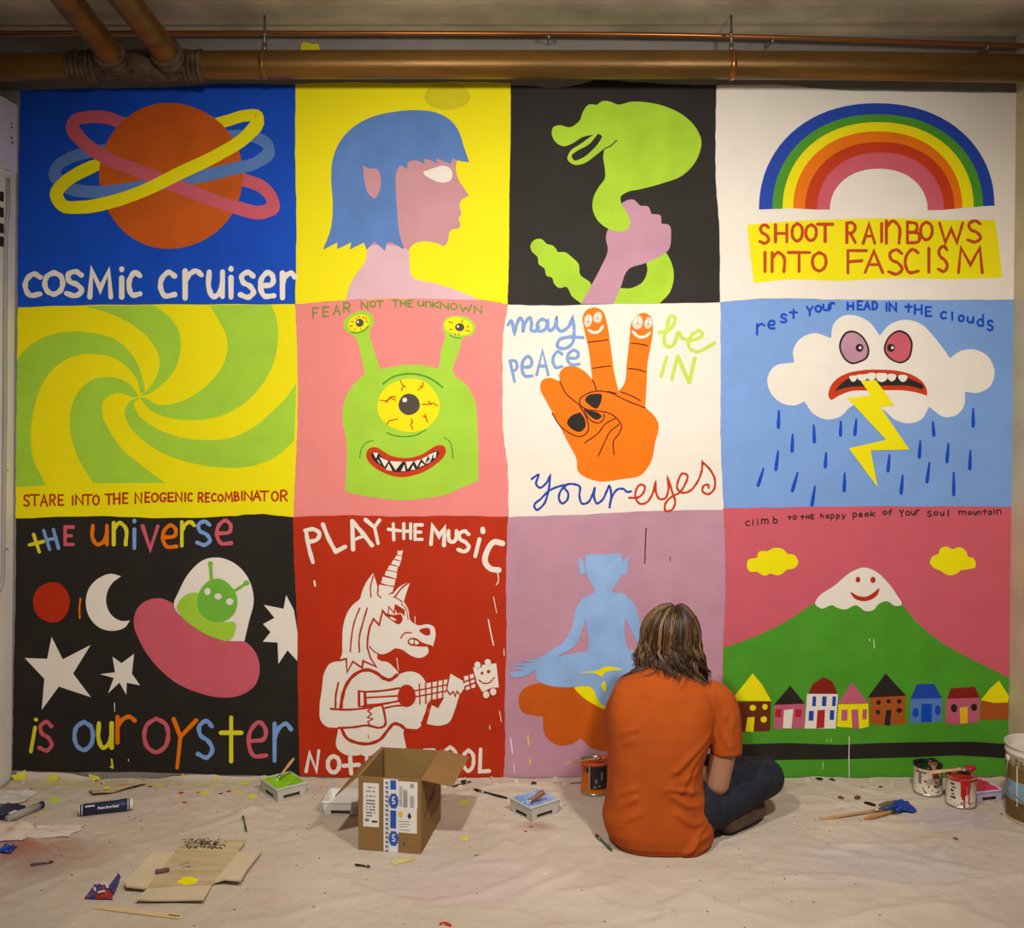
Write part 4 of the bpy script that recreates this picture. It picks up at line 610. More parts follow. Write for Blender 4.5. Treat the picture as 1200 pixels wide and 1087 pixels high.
for (a, b_, h_, w_) in (((0, 926), (140, 945), .016, .03), ((150, 1000), (330, 935), .008, .02), ((120, 1012), (300, 960), .007, .018), ((0, 1050), (200, 990), .006, .025), ((330, 990), (560, 930), .004, .02), ((480, 1035), (600, 985), .006, .018), ((600, 1060), (720, 990), .008, .016), ((650, 1050), (770, 1020), .006, .02), ((765, 1087), (800, 1052), .014, .022), ((860, 985), (1010, 1000), .008, .018), ((980, 1005), (1130, 1015), .007, .018), ((1105, 1000), (1160, 940), .013, .022), ((930, 978), (1000, 1003), .008, .015), ((1000, 990), (1200, 1030), .005, .02), ((560, 930), (700, 928), .004, .02), ((250, 1087), (480, 1040), .005, .02), ((820, 1060), (1000, 1040), .005, .02), ((20, 985), (90, 1010), .006, .016), ((220, 985), (330, 995), .006, .012), ((700, 1087), (900, 1010), .006, .02), ((890, 1087), (1200, 1050), .005, .022), ((460, 1050), (520, 1087), .005, .02)):
    CRE.append((fl(*a).xy, fl(*b_).xy, h_, w_))
FLAT = []   # (x, y, r) circles kept flat below things
def cloth_h(x, y):
    p = Vector((x, y)); h = .0015 + .0025 * max(0, noise.noise((x * 3.1, y * 3.1, 1.7))) + .0015 * max(0, noise.noise((x * 9, y * 9, 4.1)))
    r1 = 1 - abs(noise.noise((x * 2.2 + 3, y * 3.4, 9.2))) * 9; h += .006 * max(0, r1)
    r2 = 1 - abs(noise.noise((x * 4.4 + 8, y * 4.9, 2.2))) * 8; h += .0035 * max(0, r2)
    for a, b_, hh, ww in CRE:
        d = b_ - a; t = max(0, min(1, (p - a).dot(d) / d.dot(d))); q = a + d * t
        wv_ = .012 * math.sin(t * 9 + a.x * 5); nrm = Vector((-d.y, d.x)).normalized(); dist = abs((p - q).dot(nrm) - wv_) if 0 < t < 1 else (p - q).length
        h += hh * math.exp(-(dist / ww) ** 2) * (math.sin(math.pi * min(1, max(0, .12 + t * .76))) ** .6)
    edge = min(1, max(0, (-.012 - y) / .02)) if False else 1
    k = 1.0
    for (fx, fy, fr) in FLAT:
        dd = math.hypot(x - fx, y - fy) / fr
        if dd < 1.6: k = min(k, max(0, (dd - 1) / .6))
    h += (.004 + .022 * min(1, max(0, (-.75 - x) / .8)) + .003 * noise.noise((x * 7, 1, 1))) * math.exp((y + .004) / .022)
    return .0012 + min(h * edge, .034) * k + (.0025 * (1 - k) if k < 1 else 0)
Z0 = .0045
def flat(x, y, r): FLAT.append((x, y, r))
# ---------------------------------------------------------------- cardboard box
CARD = mat('corrugated_cardboard', (146, 110, 62), .85, .07, 12, .2, 90, stretch=(1, 1, 6), k=.85)
CARD2 = mat('cardboard_inside', (146, 114, 64), .85, .06, 10, .2, 80, k=.85)
CARDE = mat('cut_cardboard_edge', (120, 92, 60), .9, .2, 80, k=.8)
PAPER = mat('white_label_paper', (232, 226, 220), .7, .03, 9); INK = mat('black_print', (40, 38, 40), .7, .2, 30); TAPE = mat('white_packing_tape', (226, 226, 232), .3, .04, 12); TBLUE = mat('blue_tape_print', (40, 86, 178), .35, .12, 12); INKG = mat('grey_print', (120, 116, 112), .7, .1, 30); YELP = mat('yellow_print', (232, 186, 60), .7, .05, 20)
BLc = fl(419.9, 994.6); bw, bd, bh, th = .212, .285, .240, .005; bang = math.radians(-9.0)
e = empty('cardboard_box', (BLc.x, BLc.y, Z0), 'open brown cardboard box with shipping labels and blue printed tape', 'box', rz=bang)
flat(BLc.x + .12, BLc.y + .13, .22)
m = MB(); m.box((bw / 2, th / 2, bh / 2), (bw, th, bh), CARD); m.box((bw / 2, bd - th / 2, bh / 2), (bw, th, bh), CARD2); m.box((th / 2, bd / 2, bh / 2), (th, bd - 2 * th, bh), CARD2); m.box((bw - th / 2, bd / 2, bh / 2), (th, bd - 2 * th, bh), CARD); m.box((bw / 2, bd / 2, .004), (bw - 2 * th, bd - 2 * th, .006), CARD2)
m.build('body', e)
def flap(p, hinge_a, hinge_b, out, name='flap', mt=CARD):
    a, b_, o_ = Vector(hinge_a), Vector(hinge_b), Vector(out); d = (b_ - a).normalized() * .006
    q = [a, b_, b_ + o_ - d, a + o_ + d]; n_ = (b_ - a).cross(o_).normalized() * .004
    if n_.z < 0: n_ = -n_
    k = MB(); k.hexa([v for v in q] + [v + n_ for v in q] if (q[1] - q[0]).cross(q[3] - q[0]).z > 0 else [q[0], q[3], q[2], q[1]] + [v + n_ for v in (q[0], q[3], q[2], q[1])], mt)
    k.build(name, e)
flap(e, (bw, 0, bh), (bw, bd, bh), (.098, .02, -.026)); flap(e, (0, bd, bh), (0, 0, bh), (-.078, -.005, -.072))
flap(e, (th * 2, th * 1.5, bh - .004), (bw - th * 2, th * 1.5, bh - .004), (0, .02, -.10), mt=CARD2); flap(e, (bw - th * 2, bd - th * 1.6, bh - .002), (th * 2, bd - th * 1.6, bh - .002), (0, -.012, -.10), mt=CARD2)
def facebox(m, u0, v0, u1, v1, mt, lay):  # zoomed face px -> face metres
    fx = lambda u: (u - 317) / (768 - 317) * bw; fz = lambda v: (868 - v) / (868 - 318) * bh
    x0, x1, z0, z1 = fx(u0), fx(u1), fz(v1), fz(v0)
    m.box(((x0 + x1) / 2, -.0003 - lay * .0003, (z0 + z1) / 2), (x1 - x0, .0006, z1 - z0), mt)
m = MB(); facebox(m, 352, 362, 466, 690, PAPER, 0)
for i, v in enumerate((395, 425, 460, 493, 517, 540, 562, 585, 608)):
    for u in range(375, 440, 11):
        if random.random() < .85: facebox(m, u, v - 6, u + 8, v + 5, INKG if v < 430 else INK, 1)
facebox(m, 415, 642, 455, 656, INK, 1); facebox(m, 365, 630, 395, 650, INKG, 1); m.build('shipping_label', e)
m = MB(); facebox(m, 588, 335, 742, 530, PAPER, 0)
for i in range(8): facebox(m, 640 + i * 4, 385 + (i * 37) % 30, 642.5 + i * 4, 528, INKG, 1)
for i in range(7): facebox(m, 690 + i * 4, 350, 692 + i * 4, 380, INK, 1); facebox(m, 690 + i * 4, 440, 692 + i * 4, 528, INKG, 1)
for v in range(375, 520, 14): facebox(m, 612, v, 632, v + 5, INK, 1)
m.build('shipping_label', e)
m = MB(); facebox(m, 500, 530, 738, 718, PAPER, .5)
for k in range(5): facebox(m, 602 + 4 * abs(k - 2), 560 + 9 * k, 640 - 4 * abs(k - 2), 568 + 9 * k, YELP, 1.5)
for k in range(6): facebox(m, 685 - [3, 7, 12, 14, 10, 5][k], 565 + 8 * k, 685 + [3, 7, 11, 14, 10, 5][k], 573 + 8 * k, INK, 1.5)
for v in (632, 652, 670, 695): facebox(m, 610, v, 700 - (v % 7) * 6, v + 4, INKG, 1.5)
m.build('hazard_label', e)
m = MB(); facebox(m, 500, 322, 604, 868, TAPE, 2)
for v in range(345, 860, 34):
    facebox(m, 512, v, 536, v + 6, INK, 3); facebox(m, 516, v + 6, 523, v + 18, INK, 3); facebox(m, 528, v + 9, 534, v + 22, INK, 3)
for (v0, v1) in ((330, 400), (555, 690)): facebox(m, 548, v0, 590, v1, TBLUE, 3)
for vc in (480, 760):
    for k in range(-5, 6):
        hw = 32 * math.sqrt(max(0, 1 - (k / 5.6) ** 2)) + (k % 2) * 5; facebox(m, 572 - hw, vc + k * 10, 572 + hw, vc + k * 10 + 10, TBLUE, 3)
    facebox(m, 563, vc - 28, 582, vc - 18, TAPE, 4); facebox(m, 560, vc - 18, 568, vc + 4, TAPE, 4); facebox(m, 568, vc - 4, 580, vc + 4, TAPE, 4); facebox(m, 576, vc + 4, 584, vc + 24, TAPE, 4); facebox(m, 560, vc + 18, 576, vc + 27, TAPE, 4)
m.build('printed_tape', e)
m = MB(); facebox(m, 630, 786, 658, 812, INKG, 1); facebox(m, 638, 792, 650, 806, INK, 2); m.build('handling_mark', e)
m = MB()
for (y_, z_, l_) in ((.06, .13, .05), (.12, .135, .09), (.16, .12, .05), (.05, .105, .12), (.20, .06, .05), (.06, .16, .03)):
    for k in range(int(l_ / .012)): m.box((bw + .0004, y_ + k * .013, z_ + k * .003), (.0008, .008, .010 - (k % 3) * .003), INK)
m.build('side_print', e)
# ---------------------------------------------------------------- paint trays
TRAY = mat('white_tray_plastic', (228, 224, 218), .35, .04, 14); TRAYG = mat('clear_grey_tray', (198, 196, 188), .35, .06, 14); LAVT = mat('lilac_tray_plastic', (206, 196, 226), .4, .04, 12)
WETB = mat('wet_blue_paint', (96, 146, 222), .25, .3, 16, c2=(170, 200, 240)); WETG = mat('wet_green_paint', (168, 222, 30), .25, .2, 20, c2=(120, 190, 30)); WETR = mat('wet_red_paint', (186, 24, 34), .2, .15, 14); WETP = mat('wet_pink_paint', (216, 56, 84), .3, .15, 14)
WOODB = mat('brush_handle_wood', (196, 150, 92), .5, .12, 30, stretch=(1, 6, 6)); BRIS = mat('brush_bristle', (86, 62, 48), .9, .3, 120); DKHAND = mat('dark_brush_handle', (44, 54, 44), .4, .2, 20); FERR = mat('brush_ferrule', (176, 168, 156), .3, .1, 20, metal=.8)
def tray(c, w, l, h, rz, mt, wet, label, cat='paint tray', fill=.5):
    e = empty('paint_tray', (c.x, c.y, Z0), label, cat, 'paint trays on the drop cloth', rz); flat(c.x, c.y, max(w, l) * .7)
    t = .003; m = MB(); wi, li = w * .86, l * .86; z0 = .012
    lo = [(-wi / 2, -li / 2, z0), (wi / 2, -li / 2, z0), (wi / 2, li / 2, z0 + h * .25), (-wi / 2, li / 2, z0 + h * .25)]
    hi = [(-w / 2, -l / 2, h), (w / 2, -l / 2, h), (w / 2, l / 2, h), (-w / 2, l / 2, h)]
    il = [(-wi / 2 + t, -li / 2 + t, z0 + t), (wi / 2 - t, -li / 2 + t, z0 + t), (wi / 2 - t, li / 2 - t, z0 + h * .25 + t), (-wi / 2 + t, li / 2 - t, z0 + h * .25 + t)]
    ih = [(x * .955, y * .955, z) for x, y, z in hi]
    rim = [(x * 1.05, y * 1.05, h - .002) for x, y, z in hi]; rim2 = [(x * 1.05, y * 1.05, h - .006) for x, y, z in hi]
    vs = lo + hi + il + ih + rim + rim2; fs = [(3, 2, 1, 0), (8, 9, 10, 11)]
    for i in range(4):
        j = (i + 1) % 4; fs += [(i, j, 4 + j, 4 + i), (8 + j, 8 + i, 12 + i, 12 + j), (12 + i, 16 + i, 16 + j, 12 + j), (16 + i, 20 + i, 20 + j, 16 + j)]
    m.add(vs, fs, mt); m.build('tray_body', e, .001)
    for i in range(4):   # outer skirt, arched between the corners
        j = (i + 1) % 4; A, B_ = Vector(hi[i]) * 1.02, Vector(hi[j]) * 1.02; A.z = B_.z = h - .003; m = MB(); inn = Vector((-(A.x + B_.x), -(A.y + B_.y), 0)).normalized() * .0025
        pt = lambda t, z: A.lerp(B_, t) * (.93 + .07 * z / h) * Vector((1, 1, 0)).length / math.sqrt(2)
        def P_(t, z): q = A.lerp(B_, t); k = .93 + .07 * z / h; return Vector((q.x * k, q.y * k, z))
        for (t0, t1, z0_, z1_) in ((0, .22, 0, h - .003), (.22, .78, .017, h - .003), (.78, 1, 0, h - .003)):
            q = [P_(t0, z0_), P_(t1, z0_), P_(t1, z1_), P_(t0, z1_)]; m.hexa(q + [v + inn for v in q], mt)
        m.build('tray_side', e)
    if wet:
        z_ = h * fill; k = .90 + .07 * fill; n = 24; m = MB(); top = []
        vs = []; fs = []
        for i in range(n + 1):
            for j in range(n + 1):
                u, v = i / n * 2 - 1, j / n * 2 - 1
                vs.append((u * w / 2 * k * .97, v * l / 2 * k * .97, max(z_, z0 + h * .25 * (v + 1) / 2 + .004) + .003 * noise.noise((u * 3 + c.x * 9, v * 3, h)) + .002 * noise.noise((u * 8, v * 8 + c.x, 1))))
        for i in range(n):
            for j in range(n): a = i * (n + 1) + j; fs.append((a, a + n + 1, a + n + 2, a + 1))
        m.add(vs, fs, wet, True); m.build('wet_paint', e, label='pool of wet paint')
    return e
def brush(name, a, b_, r, hand, fer, bri, label, group='brushes lying around', wide=1.0, cat='paint brush', flatn=None):
    """handle end a -> bristle tip b"""
    a, b_ = Vector(a), Vector(b_); e = empty(name, tuple(a), label, cat, group); d = b_ - a
    P = lambda t: a + d * t - e.location
    m = MB(); m.tube([P(0), P(.02), P(.2), P(.45), P(.62), P(.70)], [r * .55, r * .85, r * 1.1, r * .8, r * .75, r * 1.0 * wide], hand, 10, flat=flatn); m.build('handle', e)
    m = MB(); m.tube([P(.68), P(.80)], [r * 1.05 * wide, r * 1.25 * wide], fer, 10, flat=flatn); m.build('ferrule', e)
    m = MB(); m.tube([P(.79), P(.9), P(1)], [r * 1.2 * wide, r * 1.35 * wide, r * .6 * wide], bri, 10, flat=flatn); m.build('bristles', e)
    return e
def fmid(*ps): return sum((fl(*p) for p in ps), Vector()) / len(ps)
# blue tray
cb = fmid((603, 953), (649, 952.5)); a38 = math.radians(38)
tray(Vector((.082, -.330, 0)), .132, .116, .050, a38, TRAYG, WETB, 'small grey tray of sky blue paint on the drop cloth left of the seated person', fill=.97)
p0 = Vector((.092, -.385, .060)); brush('paint_brush', p0 + Vector((.022, .022, .030)), p0 + Vector((-.045, -.002, -.008)), .010, mat('red_brown_handle', (150, 92, 66), .5, .1, 20), FERR, WETB, 'short brown brush stuck in the tray of sky blue paint')
tray(Vector((-.858, -.150, 0)), .122, .138, .047, a38, TRAYG, WETG, 'small grey tray of bright green paint by the black panel', fill=.95)
brush('paint_brush', (-.83, -.10, .115), (-.89, -.17, .044), .006, WOODB, FERR, WETG, 'thin brush standing in the tray of bright green paint')
m = MB(); rag = []
def rag_mesh(name, c, rx, ry, h, mt, seed, label, cat, z=None, n=26):
    m = MB(); vs = []; fs = []
    for i in range(n + 1):
        for j in range(n + 1):
            u, v = i / n * 2 - 1, j / n * 2 - 1; k = 1 + .22 * noise.noise((u * 1.5 + seed, v * 1.5, seed))
            hh = h * (.25 + 1.1 * abs(noise.noise((u * 1.3 + seed, v * 1.7, 3.3))) + .22 * abs(noise.noise((u * 3, v * 3 + seed, 1)))) * (1 - .75 * max(abs(u), abs(v)) ** 4)
            vs.append((c[0] + u * rx * k, c[1] + v * ry * k, (Z0 + .002 if z is None else z) + hh))
    nn = len(vs)
    for i in range(n):
        for j in range(n): a = i * (n + 1) + j; fs.append((a, a + n + 1, a + n + 2, a + 1))
    m.add(vs, fs, mt, True); o = m.build(name); sm = o.modifiers.new('solid', 'SOLIDIFY'); sm.thickness = .0015; sm.offset = 1
    return tag(o, label, cat)
tray(Vector((-.607, -.300, 0)), .128, .122, .048, math.radians(-3), TRAY, None, 'empty white tray behind the open cardboard box')
tray(Vector((1.742, -.178, 0)), .112, .12, .040, math.radians(14), LAVT, WETP, 'lilac tray of pink paint behind the red-dripped tin', fill=.95)
# ---------------------------------------------------------------- tins
TIN = mat('tin_metal', (190, 184, 176), .3, .1, 20, metal=.8); TINW = mat('cream_tin_label', (226, 212, 192), .45, .07, 16); OTIN = mat('orange_tin_label', (206, 112, 24), .4, .05, 12); BLKP = mat('wet_black_paint', (24, 23, 26), .25, .2, 12); DRIP = mat('dried_brown_drips', (120, 76, 48), .6, .3, 40); RDRIP = mat('red_paint_drips', (186, 26, 24), .3, .12, 20); ODRIP = mat('wet_orange_paint', (222, 84, 14), .25, .15, 16); DARKL = mat('dark_tin_label', (52, 42, 44), .5, .2, 18)
def cyl_patch(m, c, r, a0, a1, z0, z1, mt, n=6, wob=0):
    vs = []; fs = []
    for i in range(n + 1):
        a = math.radians(a0 + (a1 - a0) * i / n); z_ = z0 + (wob * random.random() if wob else 0)
        vs += [(c[0] + r * math.sin(a), c[1] - r * math.cos(a), z_), (c[0] + r * math.sin(a), c[1] - r * math.cos(a), z1)]
    for i in range(n): fs.append((2 * i, 2 * i + 2, 2 * i + 3, 2 * i + 1))
    m.add(vs, fs, mt, True)
def tin(name, c, r, h, lab, wet, level, label, cat, group='open paint tins', rimm=None):
    e = empty(name, (c.x, c.y, Z0), label, cat, group); flat(c.x, c.y, r * 1.3)
    m = MB(); m.lathe([(0, .003), (r * .96, .003), (r, 0), (r * 1.025, .002), (r * 1.025, .005), (r, .007), (r, h - .008), (r * 1.03, h - .006), (r * 1.03, h), (r * .99, h + .001), (r * .90, h - .002), (r * .88, h - .007), (r * .95, h - .008), (r * .97, h - .02), (r * .97, .01), (0, .01)], lab); m.build('can', e)
    m = MB(); m.lathe([(r * 1.012, h - .007), (r * 1.045, h - .006), (r * 1.045, h + .001), (r * .89, h + .0015), (r * .87, h - .008)], rimm or TIN); m.build('rim', e)
    m = MB(); m.lathe([(r * 1.012, .008), (r * 1.04, .006), (r * 1.04, .001), (r * 1.0, -.0005)], TIN); m.build('base_seam', e)
    m = MB(); m.lathe([(r * .965, h * level), (r * .6, h * level + .001), (0, h * level)], wet); m.build('wet_paint', e)
    return e
cB = Vector(((1087.3 - 600) * 3.85 / 1200, -.15, 0)); e = tin('paint_tin', cB, .0505, .108, TINW, BLKP, .93, 'cream tin of black paint with a brown drippy label against the green panel', 'paint tin', rimm=BLKP)
m = MB(); random.seed(3)
for k in range(26):
    a = random.uniform(-75, 60); z = random.uniform(.012, .04) if k < 16 else random.uniform(.05, .1); cyl_patch(m, (0, 0), .0512, a, a + random.uniform(3, 9), z, z + random.uniform(.002, .008), DRIP if k % 3 else INK, 3)
cyl_patch(m, (0, 0), .0512, -80, -30, .082, .09, DRIP, 8, .004); cyl_patch(m, (0, 0), .0511, -62, -48, .045, .082, INKG, 4); cyl_patch(m, (0, 0), .0511, 40, 70, .05, .085, INKG, 4)
cyl_patch(m, (0, 0), .0514, -90, 90, .1, .109, BLKP, 24, .003); m.build('label_print', e)
cR = Vector(((1126 - 600) * 3.74 / 1200, -.262, 0)); e = tin('paint_tin', cR, .0515, .105, TINW, WETR, .95, 'cream tin with bright red drips down its front', 'paint tin', rimm=mat('red_stained_rim', (150, 36, 34), .4, .3, 30, c2=(176, 150, 140)))
m = MB()
for k in range(22):
    a = random.uniform(-70, 65); z = random.uniform(.01, .028); cyl_patch(m, (0, 0), .0521, a, a + random.uniform(3, 8), z, z + random.uniform(.002, .006), DRIP if k % 2 else INK, 3)
for k in range(5): cyl_patch(m, (0, 0), .0521, -66 + (k % 2) * 5, -44 - (k % 3) * 4, .034 + k * .012, .041 + k * .012, INKG if k % 2 else INK, 3)
m.build('label_print', e)
m = MB(); cyl_patch(m, (0, 0), .0526, -26, 6, .078, .104, RDRIP, 12, .008)
for a, w_, z in ((-22, 3, .045), (-15, 6, .035), (-12, 3.2, .003), (-7, 4, .05), (1, 2.5, .055), (5, 1.6, .02), (9, 1.4, .003), (13, 1.5, .07)): cyl_patch(m, (0, 0), .0528, a - w_, a + w_, z, .1, RDRIP, 4)
cyl_patch(m, (0, 0), .0542, -95, 95, .098, .106, RDRIP, 24, .003); m.build('paint_drips', e, label='red paint drips')
cO = Vector(((697 - 600) * 3.86 / 1200, -.14, 0)); e = tin('paint_tin', cO, .0525, .118, OTIN, ODRIP, .93, 'orange tin with a dark label beside the seated person', 'paint tin')
m = MB(); cyl_patch(m, (0, 0), .0532, -26, 80, .025, .110, DARKL, 16); cyl_patch(m, (0, 0), .0532, -58, -30, .085, .105, DARKL, 8)
for (a, z0, z1) in ((-10, .028, .04), (-4, .05, .065), (20, .06, .09), (8, .034, .042)): cyl_patch(m, (0, 0), .0536, a, a + 10, z0, z1, INKG, 3)
cyl_patch(m, (0, 0), .0535, -27, -25, .025, .11, PAPER, 2); m.build('label_print', e)
m = MB()
for a, w_, z in ((-60, 4, .07), (-45, 3, .085), (55, 5, .07)): cyl_patch(m, (0, 0), .0539, a - w_, a + w_, z, .117, ODRIP, 4)
cyl_patch(m, (0, 0), .0555, -95, 95, .109, .119, ODRIP, 24, .004); m.build('paint_drips', e)
top = .1265
brush('paint_brush', (cO.x - .118, cO.y - .04, top - .003), (cO.x + .055, cO.y - .012, top + .014), .0075, WOODB, FERR, ODRIP, 'orange tipped brush resting on the rim of the orange tin', wide=1.5, flatn=(0, 0, 1))
brush('paint_brush', (cR.x - .115, cR.y + .01, .116), (cR.x + .062, cR.y + .022, .130), .011, mat('splattered_handle', (206, 170, 130), .6, .2, 40), FERR, WETR, 'red tipped brush resting on the rim of the red-dripped tin', wide=1.6, flatn=(0, 0, 1))
brush('paint_brush', (cB.x + .002, cB.y - .084, .074), (cB.x + .003, cB.y - .026, .142), .012, mat('brown_brush_wood', (150, 112, 84), .6, .2, 30), DRIP, BLKP, 'brown brush leaning on the front rim of the black paint tin', wide=1.4, flatn=(0, 1, 0))
# big bucket at the right edge
BUCK = mat('white_bucket_plastic', (222, 212, 198), .4, .06, 10); BAND = mat('olive_brown_band', (112, 88, 46), .5, .2, 9); BLB = mat('grey_blue_band', (128, 164, 184), .5, .08, 10); MILK = mat('cream_paint', (232, 220, 196), .3, .03, 6)
cK = Vector((1.858, -.392, 0)); e = empty('paint_bucket', (cK.x, cK.y, Z0), 'large white bucket with olive and blue bands at the right edge', 'bucket'); flat(cK.x, cK.y, .13)
m = MB(); R, hh = .107, .262; m.lathe([(0, .003), (R * .97, 0), (R, .004), (R, hh - .03), (R * 1.03, hh - .028), (R * 1.03, hh - .022), (R * 1.01, hh - .02), (R * 1.02, hh - .004), (R * 1.05, hh - .002), (R * 1.05, hh + .003), (R * 1.0, hh + .004), (R * .97, hh - .002), (R * .95, .02), (0, .02)], BUCK, seg=56); m.build('bucket_body', e)
m = MB(); m.lathe([(R * .965, hh - .028), (R * .5, hh - .026), (0, hh - .028)], MILK); m.build('wet_paint', e)
m = MB(); m.lathe([(R + .0008, .145), (R + .0008, .195)], BAND, seg=56); m.lathe([(R + .0008, .012), (R + .0008, .075)], BAND, seg=56); m.lathe([(R + .0008, .079), (R + .0008, .141)], BLB, seg=56)
for k in range(34):
    a = random.uniform(-90, 30); z = random.uniform(.192, .222); cyl_patch(m, (0, 0), R + .0014, a, a + random.uniform(2, 7), z, z + random.uniform(.003, .014), BAND, 3)
for k in range(6): cyl_patch(m, (0, 0), R + .0014, -40 + k * 9, -34 + k * 9, .097, .108 + .004 * (k % 3), DARKL, 3)
for a, z in ((-68, .06), (-40, .10), (-37, .1)): cyl_patch(m, (0, 0), R + .0016, a, a + 3, z, .2, BUCK, 3)
m.build('label_bands', e)
m = MB(); m.tube(crom([(-R - .002, .0, .215), (-R - .016, -.015, .17), (-R - .012, -.03, .12), (-R * .8, -.10, .085), (-R * .3, -R - .012, .08)]), .0022, STEEL, 8); m.tube([(-R - .001, 0, .215), (-R - .008, 0, .215)], .012, BUCK, 14); m.build('handle', e)
# ---------------------------------------------------------------- litter on the cloth
NAVY = mat('navy_wrapper', (38, 42, 84), .45, .15, 14); WPLA = mat('white_plastic_end', (222, 214, 204), .5, .04, 12); GREYT = mat('silver_grey_tube', (168, 160, 152), .4, .1, 12); CPAP = mat('crumpled_paper', (226, 214, 200), .85, .05, 10, .3, 40); OPAP = mat('paint_stained_paper', (226, 210, 196), .85, .05, 14, .3, 40, c2=(214, 140, 96), thresh=(.60, .68)); PPAP = mat('pink_stained_paper', (226, 210, 200), .85, .05, 22, .3, 40, c2=(206, 110, 90), thresh=(.64, .70))
BRAG = mat('blue_wet_scrap', (28, 66, 160), .4, .2, 20); KRAFT = mat('flattened_kraft', (206, 186, 150), .9, .08, 6, .25, 60, c2=(184, 160, 120), stretch=(1, 5, 1)); KRAFT2 = mat('pale_kraft_flap', (214, 196, 164), .9, .05, 8, .2, 60); STICK = mat('pale_wood_stick', (222, 196, 140), .7, .06, 20, stretch=(2, 12, 2)); BAG = mat('cloudy_plastic', (206, 198, 188), .3, .06, 8)
def zp(z):  # zoom-frame helper: (ox, oy, s)
    ox, oy, s = z; return lambda u, v, zz=Z0: fl(ox + u / s, oy + v / s, zz)
ZA = zp((0, 910, 6.667)); ZB = zp((90, 970, 5.217))
def local(e, pts): return [Vector(p) - e.location for p in pts]
# navy roll with white ends
a, b_ = ZA(628, 305), ZA(1015, 258); a.z = b_.z = Z0 + .021; dr = (b_ - a).normalized(); up = Vector((0, 0, 1)); fr = dr.cross(up).normalized(); L_ = (b_ - a).length
e = empty('drop_sheet_roll', (a.x, a.y, Z0), 'dark blue roll with white ends lying below the black panel', 'roll'); flat(*((a + b_) / 2).xy, .13)
m = MB(); m.tube(local(e, [a, a + dr * L_ * .75, a + dr * L_ * .82, b_]), [.0195, .0195, .021, .021], NAVY, 24); m.build('wrapper', e)
for p0, p1, r0, r1 in ((a - dr * .006, a + dr * .008, .017, .0202), (b_ - dr * .008, b_ + dr * .012, .0215, .019)):
    m = MB(); m.tube(local(e, [p0, p1]), [r0, r1], WPLA, 24); m.build('end_cap', e)
def TR(u, v, layer):
    th = math.radians(62 - v * 1.0); p = a + dr * (L_ * u) + (fr * math.cos(th) + up * math.sin(th)) * (.0205 + .0001 * layer) - e.location
    return tuple(p)
P = Paint(TR); x = .36
for ch in 'Plastic Drop Sheet':
    if ch != ' ':
        big_ = ch in 'PDS' or ch in 'lth'; wd_ = .009 if ch in 'ilt' else .021
        g_ = ch.upper() if ch in 'PDS' else ch
        vt = 34 if big_ else 40
        for st_ in glyph(g_, 0, 0, 1, 1):
            st_ = [(x + p_[0] * wd_, vt + p_[1] * (54 - vt)) for p_ in st_]
            for i in range(len(st_) - 1):
                (u0, v0), (u1, v1) = st_[i], st_[i + 1]
                du, dv = (u1 - u0) * L_, (v1 - v0) * .00036; l = math.hypot(du, dv) or 1; nu, nv = -dv / l * .0011 / L_, du / l * .0011 / .00036
                P.mb.add([TR(u0 + nu, v0 + nv, 1), TR(u1 + nu, v1 + nv, 1), TR(u1 - nu, v1 - nv, 1), TR(u0 - nu, v0 - nv, 1)], [(0, 1, 2, 3)], WPLA)
    x += .014 if ch in 'ilt ' else .028
P.mb.add([TR(.10, 8, 1), TR(.29, 8, 1), TR(.29, 22, 1), TR(.10, 22, 1)], [(0, 1, 2, 3)], WPLA); P.build('lettering', e)
# cardboard strip near the wall
pts = [ZA(*q) for q in ((695, 120), (725, 158), (800, 150), (880, 135), (1000, 112), (1142, 72), (1125, 40), (1060, 62), (960, 95), (880, 108))]
e = empty('cardboard_strip', pts[0], 'curled cardboard strip by the wall behind the dark blue roll', 'cardboard'); flat(*((pts[0] + pts[5]) / 2).xy, .16)
m = MB(); q = local(e, pts); q = [Vector((p.x, p.y, .004 + .012 * abs(math.sin(i * 1.1)))) for i, p in enumerate(q)]; m.slab(q, .005, KRAFT); m.build('strip', e)
for (u, v, mt) in ((835, 122, YEL), (960, 100, ORG)):
    p = ZA(u, v) - e.location; m = MB(); m.slab([(p.x + .012 * math.cos(k), p.y + .012 * math.sin(k), .016) for k in range(6)], .0012, mt); m.build('paint_spot', e)
# things at the left edge
pts = [ZA(*q) for q in ((-60, 290), (60, 236), (205, 262), (30, 338), (-60, 340))]
e = empty('folded_pack', pts[0], 'flat dark blue pack with a white label at the left edge', 'packet'); m = MB(); m.slab(local(e, pts), .018, NAVY); m.build('wrapper', e, .003)
q = [ZA(*q, Z0 + .0187) for q in ((62, 285), (115, 262), (160, 268), (105, 297))]; m = MB(); m.slab(local(e, q), .0012, PAPER); m.build('label', e); flat(*pts[2].xy, .12); flat(*pts[0].xy, .12)
a, b_ = ZA(55, 362), ZA(300, 258); a.z = b_.z = Z0 + .0135; e = empty('paint_roller_tube', a, 'silver grey tube with a dark end beside the dark blue pack', 'tube'); m = MB(); m.tube(local(e, [a, b_]), .013, GREYT, 18); m.build('tube', e); m = MB(); d_ = (b_ - a).normalized(); m.tube(local(e, [b_, b_ + d_ * .018]), .0125, NAVY, 18); m.build('dark_end', e)
a, b_ = ZA(275, 314), ZA(358, 264); m = MB(); s_ = (b_ - a).normalized().cross(Vector((0, 0, 1))) * .005; m.slab([a - s_, a + s_, b_ + s_, b_ - s_], .004, STICK); tag(m.build('wood_sliver'), 'pale wood sliver right of the silver grey tube', 'stick')
